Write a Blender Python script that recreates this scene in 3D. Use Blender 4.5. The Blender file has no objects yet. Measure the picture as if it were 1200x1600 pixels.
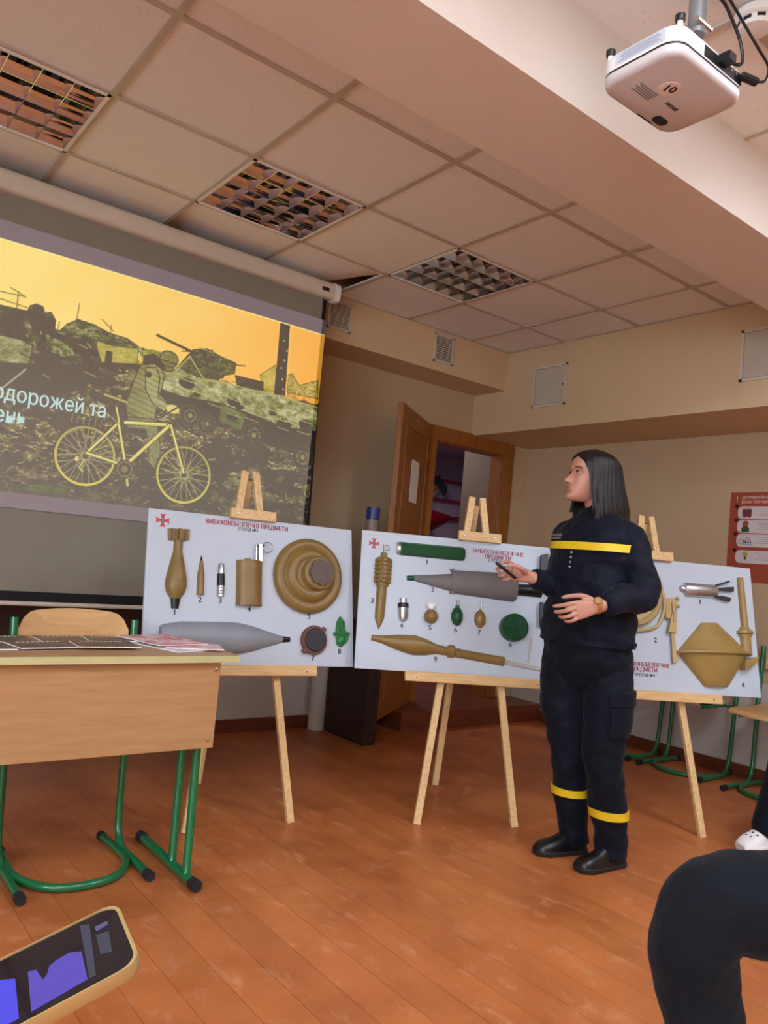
import bpy, bmesh, math, random
import numpy as np
from mathutils import Vector, Matrix

random.seed(7)
rng = np.random.RandomState(11)
S = bpy.context.scene
COL = S.collection
PI = math.pi
D2R = PI / 180

# ------------------------------------------------------------------ camera
CAM_POS = Vector((-0.8187, -2.3309, 1.1516))
YAW, PITCH, ROLL = 0.661551909, 0.0622265506, 0.0896572796
FOC = 1210.76
fw = Vector((math.sin(YAW) * math.cos(PITCH), math.cos(YAW) * math.cos(PITCH), math.sin(PITCH)))
rt = Vector((math.cos(YAW), -math.sin(YAW), 0))
up = rt.cross(fw)
r2 = rt * math.cos(ROLL) + up * math.sin(ROLL)
u2 = -rt * math.sin(ROLL) + up * math.cos(ROLL)
cd = bpy.data.cameras.new('camera')
cam = bpy.data.objects.new('camera', cd)
COL.objects.link(cam)
cam.matrix_world = Matrix((
    (r2.x, u2.x, -fw.x, CAM_POS.x),
    (r2.y, u2.y, -fw.y, CAM_POS.y),
    (r2.z, u2.z, -fw.z, CAM_POS.z),
    (0, 0, 0, 1)))
cd.sensor_fit = 'VERTICAL'
cd.sensor_height = 36.0
cd.lens = 36.0 * FOC / 1600
cd.clip_start = 0.05
S.camera = cam

# ------------------------------------------------------------------ world and exposure
S.view_settings.view_transform = 'Standard'
S.view_settings.look = 'None'
S.view_settings.exposure = 0.14
S.view_settings.gamma = 1.0
S.view_settings.use_curve_mapping = False
W_ = bpy.data.worlds.new('world')
S.world = W_
W_.use_nodes = True
W_.node_tree.nodes['Background'].inputs[0].default_value = (0.5, 0.55, 0.65, 1)
W_.node_tree.nodes['Background'].inputs[1].default_value = 0.05

LAMP_POWER = 24.0          # strength of the lit ceiling panels at the back of the room
LAMP_COL = (0.86, 0.95, 1.10)
SCREEN_AMB = 1.0
FILL_WINDOW_POWER = 12.0
FILL_WINDOW_COL = (0.84, 0.97, 1.10)
FILL_WINDOWS = [-5.6, -3.8, -2.0]      # centres along the left wall; unseen, added as fill light
LIT_PANELS = [(2.1, -2.1), (.3, -2.1), (2.1, -3.3), (.3, -3.3), (-1.5, -2.1), (-1.5, -3.3)]


def srgb(r, g, b):
    def f(c):
        c /= 255.0
        return c / 12.92 if c <= 0.04045 else ((c + 0.055) / 1.055) ** 2.4
    return (f(r), f(g), f(b))


# ------------------------------------------------------------------ materials
def new_mat(name):
    m = bpy.data.materials.new(name)
    m.use_nodes = True
    nt = m.node_tree
    return m, nt, nt.nodes['Principled BSDF']


def coords(nt, scale=(1, 1, 1), kind='Object'):
    tc = nt.nodes.new('ShaderNodeTexCoord')
    mp = nt.nodes.new('ShaderNodeMapping')
    mp.inputs['Scale'].default_value = scale
    nt.links.new(tc.outputs[kind], mp.inputs['Vector'])
    return mp.outputs['Vector']


def noise(nt, vec, scale, detail=4, rough=0.55, dist=0.0):
    n = nt.nodes.new('ShaderNodeTexNoise')
    n.inputs['Scale'].default_value = scale
    n.inputs['Detail'].default_value = detail
    n.inputs['Roughness'].default_value = rough
    n.inputs['Distortion'].default_value = dist
    nt.links.new(vec, n.inputs['Vector'])
    return n.outputs['Fac']


def ramp(nt, fac, stops):
    r = nt.nodes.new('ShaderNodeValToRGB')
    e = r.color_ramp.elements
    while len(e) < len(stops):
        e.new(0.5)
    for k, (p, c) in enumerate(stops):
        e[k].position = p
        e[k].color = (*c[:3], 1)
    nt.links.new(fac, r.inputs['Fac'])
    return r.outputs['Color']


def bump(nt, bsdf, height, strength=0.2, dist=0.01):
    b = nt.nodes.new('ShaderNodeBump')
    b.inputs['Strength'].default_value = strength
    b.inputs['Distance'].default_value = dist
    nt.links.new(height, b.inputs['Height'])
    nt.links.new(b.outputs['Normal'], bsdf.inputs['Normal'])


def plain(name, rgb, rough=0.6, metal=0.0, var=0.06, scale=8.0, bmp=0.0, bscale=60.0, coat=0.0, stretch=(1, 1, 1)):
    m, nt, b = new_mat(name)
    c = srgb(*rgb)
    v = coords(nt, stretch)
    f = noise(nt, v, scale)
    lo = tuple(x * (1 - var) for x in c)
    hi = tuple(min(1, x * (1 + var)) for x in c)
    nt.links.new(ramp(nt, f, [(0.3, lo), (0.7, hi)]), b.inputs['Base Color'])
    b.inputs['Roughness'].default_value = rough
    b.inputs['Metallic'].default_value = metal
    b.inputs['Coat Weight'].default_value = coat
    if bmp:
        bump(nt, b, noise(nt, v, bscale, 3), bmp, 0.002)
    return m


def wood(name, rgb_a, rgb_b, stretch, scale=14.0, rough=0.45, knots=False):
    m, nt, b = new_mat(name)
    v = coords(nt, stretch)
    f = noise(nt, v, scale, 6, 0.6, 0.6)
    col = ramp(nt, f, [(0.32, srgb(*rgb_a)), (0.5, srgb(*[(x + y) / 2 for x, y in zip(rgb_a, rgb_b)])), (0.7, srgb(*rgb_b))])
    if knots:
        vo = nt.nodes.new('ShaderNodeTexVoronoi')
        vo.inputs['Scale'].default_value = 3.2
        nt.links.new(coords(nt), vo.inputs['Vector'])
        k = ramp(nt, vo.outputs['Distance'], [(0.0, (0.28, 0.16, 0.1)), (0.05, (0.5, 0.36, 0.25)), (0.075, (1, 1, 1))])
        mx = nt.nodes.new('ShaderNodeMix')
        mx.data_type = 'RGBA'
        mx.blend_type = 'MULTIPLY'
        mx.inputs[0].default_value = 1
        nt.links.new(col, mx.inputs[6])
        nt.links.new(k, mx.inputs[7])
        col = mx.outputs[2]
    nt.links.new(col, b.inputs['Base Color'])
    b.inputs['Roughness'].default_value = rough
    bump(nt, b, f, 0.08, 0.002)
    return m


def emit(name, rgb, strength):
    m = bpy.data.materials.new(name)
    m.use_nodes = True
    b = m.node_tree.nodes['Principled BSDF']
    b.inputs['Base Color'].default_value = (0.02, 0.02, 0.02, 1)
    b.inputs['Emission Color'].default_value = (*rgb, 1)
    b.inputs['Emission Strength'].default_value = strength
    return m


def m_wall(name, rgb):
    m, nt, b = new_mat(name)
    v = coords(nt)
    f = noise(nt, v, 1.3, 4)
    c = srgb(*rgb)
    nt.links.new(ramp(nt, f, [(0.3, tuple(x * .95 for x in c)), (0.7, tuple(min(1, x * 1.04) for x in c))]), b.inputs['Base Color'])
    b.inputs['Roughness'].default_value = 0.75
    bump(nt, b, noise(nt, v, 90, 4), 0.12, 0.003)
    return m


def m_tile():
    m, nt, b = new_mat('mineral fibre tile')
    v = coords(nt)
    c = srgb(238, 236, 232)
    speck = noise(nt, v, 110, 2, 0.5)
    col = ramp(nt, speck, [(0.27, tuple(x * .72 for x in c)), (0.33, c), (1.0, c)])
    nt.links.new(col, b.inputs['Base Color'])
    b.inputs['Roughness'].default_value = 0.85
    bump(nt, b, speck, 0.2, 0.002)
    return m


def m_floor():
    m, nt, b = new_mat('painted plank floor')
    tc = nt.nodes.new('ShaderNodeTexCoord')
    # planks run along y, 0.13 m wide
    mp = nt.nodes.new('ShaderNodeMapping')
    mp.inputs['Rotation'].default_value = (0, 0, PI / 2)
    nt.links.new(tc.outputs['Object'], mp.inputs['Vector'])
    br = nt.nodes.new('ShaderNodeTexBrick')
    br.offset = 0.37
    br.inputs['Scale'].default_value = 1.0
    br.inputs['Mortar Size'].default_value = 0.0016
    br.inputs['Mortar Smooth'].default_value = 0.3
    br.inputs['Brick Width'].default_value = 2.6
    br.inputs['Row Height'].default_value = 0.125
    br.inputs['Color1'].default_value = (0.92, 0.92, 0.92, 1)
    br.inputs['Color2'].default_value = (1.06, 1.06, 1.06, 1)
    br.inputs['Mortar'].default_value = (0.60, 0.52, 0.46, 1)
    nt.links.new(mp.outputs['Vector'], br.inputs['Vector'])
    big = noise(nt, coords(nt, (1, 1, 1)), 2.2, 8, 0.62)
    base = ramp(nt, big, [(0.3, srgb(156, 86, 44)), (0.5, srgb(182, 106, 56)), (0.72, srgb(198, 120, 68))])
    scuff = noise(nt, coords(nt, (1.6, 0.9, 1)), 9, 9, 0.72, 0.5)
    sc = ramp(nt, scuff, [(0.54, (0, 0, 0)), (0.74, (1, 1, 1))])
    mx = nt.nodes.new('ShaderNodeMix')
    mx.data_type = 'RGBA'
    mul = nt.nodes.new('ShaderNodeMath')
    mul.operation = 'MULTIPLY'
    mul.inputs[1].default_value = 0.75
    nt.links.new(sc, mul.inputs[0])
    nt.links.new(mul.outputs[0], mx.inputs[0])
    nt.links.new(base, mx.inputs[6])
    mx.inputs[7].default_value = (*srgb(212, 154, 114), 1)
    m2 = nt.nodes.new('ShaderNodeMix')
    m2.data_type = 'RGBA'
    m2.blend_type = 'MULTIPLY'
    m2.inputs[0].default_value = 1
    nt.links.new(mx.outputs[2], m2.inputs[6])
    nt.links.new(br.outputs['Color'], m2.inputs[7])
    nt.links.new(m2.outputs[2], b.inputs['Base Color'])
    rr = ramp(nt, scuff, [(0.3, (0.3, 0.3, 0.3)), (0.75, (0.55, 0.55, 0.55))])
    nt.links.new(rr, b.inputs['Roughness'])
    b.inputs['Specular IOR Level'].default_value = 0.42
    bump(nt, b, br.outputs['Fac'], -0.25, 0.002)
    return m


def m_cloth(name, rgb, rough=0.85, fold=0.35, fscale=9.0, stretch=(1, 1, 1)):
    m, nt, b = new_mat(name)
    v = coords(nt, stretch)
    c = srgb(*rgb)
    f = noise(nt, v, 5, 4)
    nt.links.new(ramp(nt, f, [(0.3, tuple(x * .8 for x in c)), (0.7, tuple(x * 1.2 for x in c))]), b.inputs['Base Color'])
    b.inputs['Roughness'].default_value = rough
    b.inputs['Specular IOR Level'].default_value = 0.18
    b.inputs['Sheen Weight'].default_value = 0.04
    fo = noise(nt, v, fscale, 3, 0.5, 1.2)
    bump(nt, b, fo, fold, 0.03)
    return m


M = {}
M['wall'] = m_wall('warm beige wall paint', (192, 165, 130))
M['wall_low'] = m_wall('pale grey lower wall paint', (200, 192, 182))
M['bulk'] = m_wall('cream bulkhead paint', (208, 180, 142))
M['beam'] = m_wall('cream beam paint', (216, 204, 190))
M['tile'] = m_tile()
M['grid'] = plain('grey painted steel grid', (192, 180, 166), 0.5, 0.0)
M['void'] = plain('dark ceiling void', (30, 26, 24), 0.9)
M['floor'] = m_floor()
M['base'] = wood('dark red painted baseboard', (92, 46, 28), (120, 62, 38), (1, 1, 6), 6, 0.4)
M['door'] = wood('orange brown varnished door wood', (132, 76, 24), (160, 98, 36), (8, 8, 0.6), 5, 0.4)
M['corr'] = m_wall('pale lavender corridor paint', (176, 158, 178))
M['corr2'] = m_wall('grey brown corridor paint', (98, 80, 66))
M['pine'] = wood('knotty pale pine', (208, 168, 112), (232, 198, 146), (7, 7, 0.7), 9, 0.5)
M['pine_h'] = wood('knotty pale pine along the ledge', (204, 162, 106), (230, 194, 142), (0.7, 7, 7), 9, 0.5, knots=True)
M['beech'] = wood('beech laminate', (164, 122, 80), (180, 138, 94), (0.9, 9, 9), 5, 0.4)
M['ply'] = wood('beech plywood', (196, 150, 96), (216, 172, 118), (0.9, 6, 6), 6, 0.35)
M['edge'] = plain('pale green edge band', (186, 180, 128), 0.5)
M['green'] = plain('green enamelled steel tube', (14, 104, 60), 0.28, 0.0, coat=0.4)
M['rubber'] = plain('black rubber', (24, 24, 26), 0.7)
M['black'] = plain('black plastic', (16, 16, 18), 0.4)
M['blackm'] = plain('matt black border cloth', (9, 9, 10), 0.8)
M['steel'] = plain('polished steel', (200, 200, 200), 0.25, 1.0)
M['mirror'] = plain('anodised aluminium louvre', (184, 188, 196), 0.05, 1.0, 0.02)
M['alu'] = plain('brushed aluminium', (196, 198, 202), 0.32, 0.9, 0.03)
M['white'] = plain('white plastic', (232, 230, 226), 0.4, 0, 0.02)
M['offwhite'] = plain('cream metal housing', (206, 196, 178), 0.45, 0, 0.02)
M['board'] = plain('white display board', (188, 197, 207), 0.42, 0, 0.015)
M['screen'] = plain('matt white screen fabric', (136, 130, 116), 0.85, 0, 0.02)
M['chalk'] = plain('dark brown chalkboard', (70, 46, 34), 0.7)
M['olive'] = plain('olive ochre paint', (132, 104, 52), 0.4, 0, 0.10, 14)
M['olive2'] = plain('olive sand paint', (156, 126, 70), 0.42, 0, 0.10, 14)
M['tan'] = plain('light sand paint', (186, 160, 108), 0.45, 0, 0.08, 14)
M['shell'] = plain('mid grey paint', (136, 140, 146), 0.5, 0, 0.05)
M['grey'] = plain('matt brown grey paint', (112, 108, 106), 0.65, 0, 0.05)
M['ngreen'] = plain('dark green paint', (22, 74, 42), 0.4, 0, 0.12, 20)
M['bgreen'] = plain('bright green plastic', (30, 110, 52), 0.35, 0, 0.06)
M['rust'] = plain('reddish brown paint', (104, 62, 52), 0.5, 0, 0.1)
M['slate'] = plain('dark slate rubber', (44, 44, 50), 0.6)
M['darkgrey'] = plain('dark blue grey plastic', (52, 56, 66), 0.45)
M['plate'] = plain('dull brown grey patch', (98, 84, 80), 0.7, 0, 0.1, 30)
M['clear'] = plain('clear plastic rod', (186, 176, 170), 0.15, 0.0)
M['redink'] = plain('dark red lettering', (150, 30, 52), 0.5)
M['blackink'] = plain('black lettering', (22, 22, 26), 0.5)
M['wline'] = plain('pale grey printed line', (196, 202, 214), 0.5)
M['skin'] = plain('skin', (184, 130, 108), 0.5, 0, 0.05, 12)
M['lips'] = plain('lips', (172, 96, 88), 0.45)
M['navy'] = m_cloth('navy uniform cloth', (7, 12, 27), 0.7, 0.3, 7.0)
M['navyp'] = m_cloth('navy trouser cloth', (6, 11, 24), 0.75, 0.3, 6.0, (1, 1, .7))
M['yellow'] = plain('yellow reflective tape', (226, 190, 26), 0.5, 0, 0.06, 30)
M['gold'] = plain('gold metal', (222, 190, 130), 0.28, 1.0)
M['leather'] = plain('black leather', (14, 14, 16), 0.36, 0, 0.2, 20, 0.2, 120)
M['denim'] = m_cloth('black trouser cloth', (13, 16, 22), 0.9, 0.35, 5.0)
M['eyewhite'] = plain('eye white', (176, 160, 152), 0.2)
M['iris'] = plain('dark brown iris', (35, 22, 16), 0.15)


def m_hair():
    m, nt, b = new_mat('dark brown straight hair')
    v = coords(nt, (45, 45, 1.2))
    f = noise(nt, v, 4, 4, 0.6)
    nt.links.new(ramp(nt, f, [(0.3, srgb(12, 9, 10)), (0.55, srgb(26, 20, 20)), (0.8, srgb(56, 45, 46))]), b.inputs['Base Color'])
    b.inputs['Roughness'].default_value = 0.42
    b.inputs['Specular IOR Level'].default_value = 0.35
    bump(nt, b, f, 0.6, 0.004)
    return m


M['hair'] = m_hair()


# ------------------------------------------------------------------ geometry helpers
class MB:
    def __init__(self):
        self.v = []
        self.f = []
        self.mi = []
        self.cur = 0

    def add(self, vs, fs):
        o = len(self.v)
        self.v += [tuple(x) for x in vs]
        self.f += [tuple(i + o for i in f) for f in fs]
        self.mi += [self.cur] * len(fs)
        return self

    def box(self, c, s, Mx=None):
        x, y, z = [a / 2 for a in s]
        vs = [Vector((c[0] + i * x, c[1] + j * y, c[2] + k * z)) for i in (-1, 1) for j in (-1, 1) for k in (-1, 1)]
        if Mx is not None:
            vs = [Mx @ p for p in vs]
        return self.add(vs, [(0, 1, 3, 2), (4, 6, 7, 5), (0, 4, 5, 1), (2, 3, 7, 6), (0, 2, 6, 4), (1, 5, 7, 3)])

    def bar(self, p, q, w, t, side=(0, 1, 0)):
        """rectangular bar from p to q; w across 'side', t across the other normal"""
        p, q = Vector(p), Vector(q)
        d = (q - p).normalized()
        s = Vector(side)
        s = (s - d * s.dot(d)).normalized()
        n = d.cross(s)
        vs = []
        for e in (p, q):
            for a, b in ((-1, -1), (1, -1), (1, 1), (-1, 1)):
                vs.append(e + s * (a * w / 2) + n * (b * t / 2))
        return self.add(vs, [(3, 2, 1, 0), (4, 5, 6, 7), (0, 1, 5, 4), (1, 2, 6, 5), (2, 3, 7, 6), (3, 0, 4, 7)])

    def prism(self, poly, z0, z1, Mx=None):
        n = len(poly)
        vs = [Vector((p[0], p[1], z0)) for p in poly] + [Vector((p[0], p[1], z1)) for p in poly]
        if Mx is not None:
            vs = [Mx @ p for p in vs]
        fs = [tuple(range(n))[::-1], tuple(range(n, 2 * n))]
        fs += [(i, (i + 1) % n, n + (i + 1) % n, n + i) for i in range(n)]
        return self.add(vs, fs)

    def loft(self, rings, caps=True):
        n = len(rings[0])
        vs = [p for r in rings for p in r]
        fs = []
        for k in range(len(rings) - 1):
            a, b = k * n, (k + 1) * n
            fs += [(a + i, a + (i + 1) % n, b + (i + 1) % n, b + i) for i in range(n)]
        if caps:
            fs.append(tuple(range(n))[::-1])
            m = (len(rings) - 1) * n
            fs.append(tuple(range(m, m + n)))
        return self.add(vs, fs)

    def tube(self, pts, r, n=10, closed=False, flat=None):
        pts = [Vector(p) for p in pts]
        N = len(pts)
        rs = r if isinstance(r, (list, tuple)) else [r] * N
        prev = None
        rings = []
        for i in range(N):
            if closed:
                t = (pts[(i + 1) % N] - pts[i - 1]).normalized()
            else:
                t = (pts[min(i + 1, N - 1)] - pts[max(i - 1, 0)]).normalized()
            if prev is None:
                a = Vector((0, 0, 1)) if abs(t.z) < 0.9 else Vector((1, 0, 0))
                u = (a - t * a.dot(t)).normalized()
            else:
                u = (prev - t * prev.dot(t)).normalized()
            prev = u
            w = t.cross(u)
            ring = []
            for k in range(n):
                an = 2 * PI * k / n
                ring.append(pts[i] + (u * math.cos(an) + w * math.sin(an)) * rs[i])
            rings.append(ring)
        if closed:
            rings.append(rings[0])
            return self.loft(rings, False)
        return self.loft(rings)

    def lathe(self, prof, Mx=None, n=24):
        """prof: (r, h) along local z"""
        Mx = Mx or Matrix()
        rings = []
        for r, h in prof:
            r = max(r, 1e-4)
            rings.append([Mx @ Vector((r * math.cos(2 * PI * k / n), r * math.sin(2 * PI * k / n), h)) for k in range(n)])
        return self.loft(rings)

    def ball(self, c, r, n=16, m=10, Mx=None):
        rr = r if isinstance(r, (tuple, list)) else (r, r, r)
        rings = []
        for j in range(m + 1):
            th = PI * (j / m) * 0.996 + 0.006
            rings.append([Vector((c[0] + rr[0] * math.sin(th) * math.cos(2 * PI * k / n),
                                  c[1] + rr[1] * math.sin(th) * math.sin(2 * PI * k / n),
                                  c[2] - rr[2] * math.cos(th))) for k in range(n)])
        if Mx is not None:
            rings = [[Mx @ p for p in r_] for r_ in rings]
        return self.loft(rings)

    def build(self, name, mat, parent=None, smooth=35, bevel=0.0, remesh=0.0, sub=0, wrinkle=0.0):
        me = bpy.data.meshes.new(name)
        me.from_pydata(self.v, [], self.f)
        mats = mat if isinstance(mat, (list, tuple)) else [mat]
        for m in mats:
            me.materials.append(M[m] if isinstance(m, str) else m)
        if len(mats) > 1:
            me.polygons.foreach_set('material_index', self.mi)
        bm = bmesh.new()
        bm.from_mesh(me)
        bmesh.ops.recalc_face_normals(bm, faces=bm.faces)
        bm.to_mesh(me)
        bm.free()
        me.shade_smooth()
        if smooth is not None and smooth < 180:
            me.set_sharp_from_angle(angle=smooth * D2R)
        if smooth == 0:
            me.shade_flat()
        o = bpy.data.objects.new(name, me)
        COL.objects.link(o)
        if parent is not None:
            o.parent = parent
        if bevel:
            md = o.modifiers.new('bevel', 'BEVEL')
            md.width = bevel
            md.segments = 2
            md.limit_method = 'ANGLE'
            md.angle_limit = 40 * D2R
        if remesh:
            md = o.modifiers.new('remesh', 'REMESH')
            md.mode = 'VOXEL'
            md.voxel_size = remesh
            md.use_smooth_shade = True
            if wrinkle:
                for ns_, st__ in ((.11, wrinkle), (.045, wrinkle * .45)):
                    tx = bpy.data.textures.new('cloth folds', 'CLOUDS')
                    tx.noise_scale = ns_
                    tx.noise_depth = 1
                    dm = o.modifiers.new('folds', 'DISPLACE')
                    dm.texture = tx
                    dm.texture_coords = 'LOCAL'
                    dm.strength = st__
                    dm.mid_level = .38
            ms = o.modifiers.new('smooth', 'CORRECTIVE_SMOOTH' if False else 'SMOOTH')
            ms.factor = 0.5
            ms.iterations = 4
        if sub:
            md = o.modifiers.new('sub', 'SUBSURF')
            md.levels = sub
            md.render_levels = sub
        return o


def struct(o):
    o['kind'] = 'structure'
    return o


def tag(o, label, cat, group=None):
    o['label'] = label
    o['category'] = cat
    if group:
        o['group'] = group
    return o


def thing(name, label, cat, loc=(0, 0, 0), rotz=0.0, group=None, Mx=None):
    o = bpy.data.objects.new(name, None)
    o.empty_display_size = 0.05
    COL.objects.link(o)
    if Mx is not None:
        o.location = Mx.to_translation()
        o.rotation_euler = Mx.to_euler()
    else:
        o.location = loc
        o.rotation_euler = (0, 0, rotz)
    return tag(o, label, cat, group)


def smooth_path(pts, k=6, closed=False):
    """Catmull-Rom through points"""
    P = [Vector(p) for p in pts]
    n = len(P)
    out = []
    rng_ = range(n if closed else n - 1)
    for i in rng_:
        p0 = P[(i - 1) % n] if (closed or i > 0) else P[0]
        p1, p2 = P[i % n], P[(i + 1) % n]
        p3 = P[(i + 2) % n] if (closed or i + 2 < n) else P[-1]
        for s in range(k):
            t = s / k
            out.append(0.5 * ((2 * p1) + (-p0 + p2) * t + (2 * p0 - 5 * p1 + 4 * p2 - p3) * t * t + (-p0 + 3 * p1 - 3 * p2 + p3) * t ** 3))
    if not closed:
        out.append(P[-1])
    return out


def text(body, size, name, mat, parent, loc=(0, 0, 0), rot=(0, 0, 0), align='CENTER', width=None, extrude=0.0006, bold=0.0):
    cu = bpy.data.curves.new(name, 'FONT')
    cu.body = body
    cu.size = size
    cu.align_x = align
    cu.align_y = 'CENTER'
    cu.extrude = extrude
    cu.resolution_u = 2
    t = bpy.data.objects.new(name, cu)
    COL.objects.link(t)
    bpy.context.view_layer.update()
    dg = bpy.context.evaluated_depsgraph_get()
    me = bpy.data.meshes.new_from_object(t.evaluated_get(dg))
    bpy.data.objects.remove(t)
    o = bpy.data.objects.new(name, me)
    me.materials.clear()
    me.materials.append(M[mat] if isinstance(mat, str) else mat)
    COL.objects.link(o)
    if bold:
        n_ = len(me.vertices)
        base = [tuple(v.co) for v in me.vertices]
        fcs = [tuple(pl.vertices) for pl in me.polygons]
        allv, allf = [], []
        for k_, dx_ in enumerate((-bold, 0, bold)):
            allv += [(c_[0] + dx_, c_[1], c_[2] + .00008 * k_) for c_ in base]
            allf += [tuple(i_ + k_ * n_ for i_ in f_) for f_ in fcs]
        nm_ = bpy.data.meshes.new(name)
        nm_.from_pydata(allv, [], allf)
        nm_.materials.append(me.materials[0])
        o.data = nm_
        me = nm_
    if width:
        xs = [v.co.x for v in me.vertices]
        wd = max(xs) - min(xs)
        for v in me.vertices:
            v.co.x *= width / wd
    o.location = loc
    o.rotation_euler = rot
    if parent is not None:
        o.parent = parent
    return o


def join_into(objs, name):
    """merge several mesh objects (same parent space) into one mesh"""
    vs, fs, mi, mats = [], [], [], []
    for o in objs:
        Lm = o.matrix_basis
        base = len(vs)
        vs += [tuple(Lm @ v.co) for v in o.data.vertices]
        for m in o.data.materials:
            if m not in mats:
                mats.append(m)
        for p in o.data.polygons:
            fs.append(tuple(i + base for i in p.vertices))
            mi.append(mats.index(o.data.materials[p.material_index]))
    me = bpy.data.meshes.new(name)
    me.from_pydata(vs, [], fs)
    for m in mats:
        me.materials.append(m)
    me.polygons.foreach_set('material_index', mi)
    par = objs[0].parent
    for o in objs:
        bpy.data.objects.remove(o)
    r = bpy.data.objects.new(name, me)
    COL.objects.link(r)
    r.parent = par
    return r


def copy_tree(o, parent=None):
    c = o.copy()
    COL.objects.link(c)
    if parent is not None:
        c.parent = parent
    for ch in list(o.children):
        copy_tree(ch, c)
    return c


def rz(a):
    return Matrix.Rotation(a, 4, 'Z')


def tr(x, y, z):
    return Matrix.Translation((x, y, z))


def frame3(o, x, y, z):
    return Matrix(((x[0], y[0], z[0], o[0]), (x[1], y[1], z[1], o[1]), (x[2], y[2], z[2], o[2]), (0, 0, 0, 1)))

# ================================================================== THE ROOM
H = 2.80          # ceiling
YW = 2.07         # front wall
XW = 4.10         # right wall
YB = 1.735        # front bulkhead face
XB = 3.41         # right bulkhead face
YBACK, XLEFT = -7.2, -3.6
DX0, DX1 = 3.02, 3.80      # door opening
DZ0, DZ1 = 0.13, 2.115

b = MB().box(((XLEFT + XW) / 2, (YBACK + YW) / 2, -0.05), (XW - XLEFT + .4, YW - YBACK + .2, 0.1))
struct(b.build('floor', 'floor'))

# walls
b = MB()
b.box(((XLEFT + DX0) / 2, YW + .06, 1.6), (DX0 - XLEFT, .12, 3.2))
b.box(((DX1 + XW + .12) / 2, YW + .06, 1.6), (XW + .12 - DX1, .12, 3.2))
b.box(((DX0 + DX1) / 2, YW + .06, (DZ1 + 3.2) / 2), (DX1 - DX0, .12, 3.2 - DZ1))
struct(b.build('wall_front', 'wall'))
struct(MB().box((XW + .06, (YBACK + YW) / 2, 1.6), (.12, YW - YBACK, 3.2)).build('wall_right', 'wall'))
# left wall with unseen glowing windows, added to brighten and cool the ceiling
WZ0, WZ1, WW = .85, 2.45, 1.45
b = MB()
b.box((XLEFT - .06, (YBACK + YW) / 2, WZ0 / 2), (.12, YW - YBACK, WZ0))
b.box((XLEFT - .06, (YBACK + YW) / 2, (WZ1 + 3.2) / 2), (.12, YW - YBACK, 3.2 - WZ1))
edges_ = [YBACK] + [v for c_ in FILL_WINDOWS for v in (c_ - WW / 2, c_ + WW / 2)] + [YW]
for a_, c_ in zip(edges_[::2], edges_[1::2]):
    b.box((XLEFT - .06, (a_ + c_) / 2, (WZ0 + WZ1) / 2), (.12, c_ - a_, WZ1 - WZ0))
struct(b.build('wall_left', 'wall'))
M['daylight'] = emit('overcast daylight behind the glass', FILL_WINDOW_COL, FILL_WINDOW_POWER)
for k, yc in enumerate(FILL_WINDOWS):
    w = thing('window_%d' % (k + 1), '', '')
    for k_ in ('label', 'category'):
        del w[k_]
    struct(w)
    w.location = (XLEFT - .05, yc, (WZ0 + WZ1) / 2)
    MB().box((-.03, 0, 0), (.01, WW, WZ1 - WZ0)).build('pane', 'daylight', w)
    f = MB()
    hh_ = WZ1 - WZ0
    for c_, s_ in (((0, hh_ / 2 - .03), (WW, .06)), ((0, -hh_ / 2 + .03), (WW, .06)), ((-WW / 2 + .03, 0), (.06, hh_)), ((WW / 2 - .03, 0), (.06, hh_)), ((0, 0), (.06, hh_))):
        f.box((0, c_[0], c_[1]), (.05, s_[0], s_[1]))
    f.build('window_frame', 'white', w)
    MB().box((.08, 0, -hh_ / 2 - .01), (.2, WW + .1, .03)).build('window_sill', 'white', w)
struct(MB().box(((XLEFT + XW) / 2, YBACK - .06, 1.6), (XW - XLEFT + .4, .12, 3.2)).build('wall_back', 'wall'))
# pale lower band of the front wall
struct(MB().box(((XLEFT + 2.45) / 2, YW - .002, .32), (2.45 - XLEFT, .006, .64)).build('trim_1', 'wall_low'))
struct(MB().box((XW - .002, 0.0, .30), (.006, 2 * YW - .02, .60)).build('trim_2', 'wall_low'))
# bulkheads and beam
b = MB()
b.box(((XLEFT + XB) / 2, (YB + YW) / 2, (2.511 + 3.2) / 2), (XB - XLEFT, YW - YB, 3.2 - 2.511))
struct(b.build('trim_3', 'bulk'))
b = MB()
b.box(((XB + XW) / 2, (YBACK + YW) / 2, (2.193 + 3.2) / 2), (XW - XB, YW - YBACK, 3.2 - 2.193))
struct(b.build('trim_4', 'bulk'))
b = MB()
b.box(((XLEFT + XB) / 2, (-.905 - .545) / 2, (2.5 + 3.0) / 2), (XB - XLEFT, .36, .5))
struct(b.build('trim_5', 'beam'))
# baseboards
b = MB()
b.box(((XLEFT + 2.6) / 2, YW - .014, .04), (2.6 - XLEFT, .022, .08))
struct(b.build('baseboard_front', 'base'))
struct(MB().box((XW - .014, (YBACK + YW) / 2, .04), (.022, YW - YBACK, .08)).build('baseboard_right', 'base'))

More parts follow.
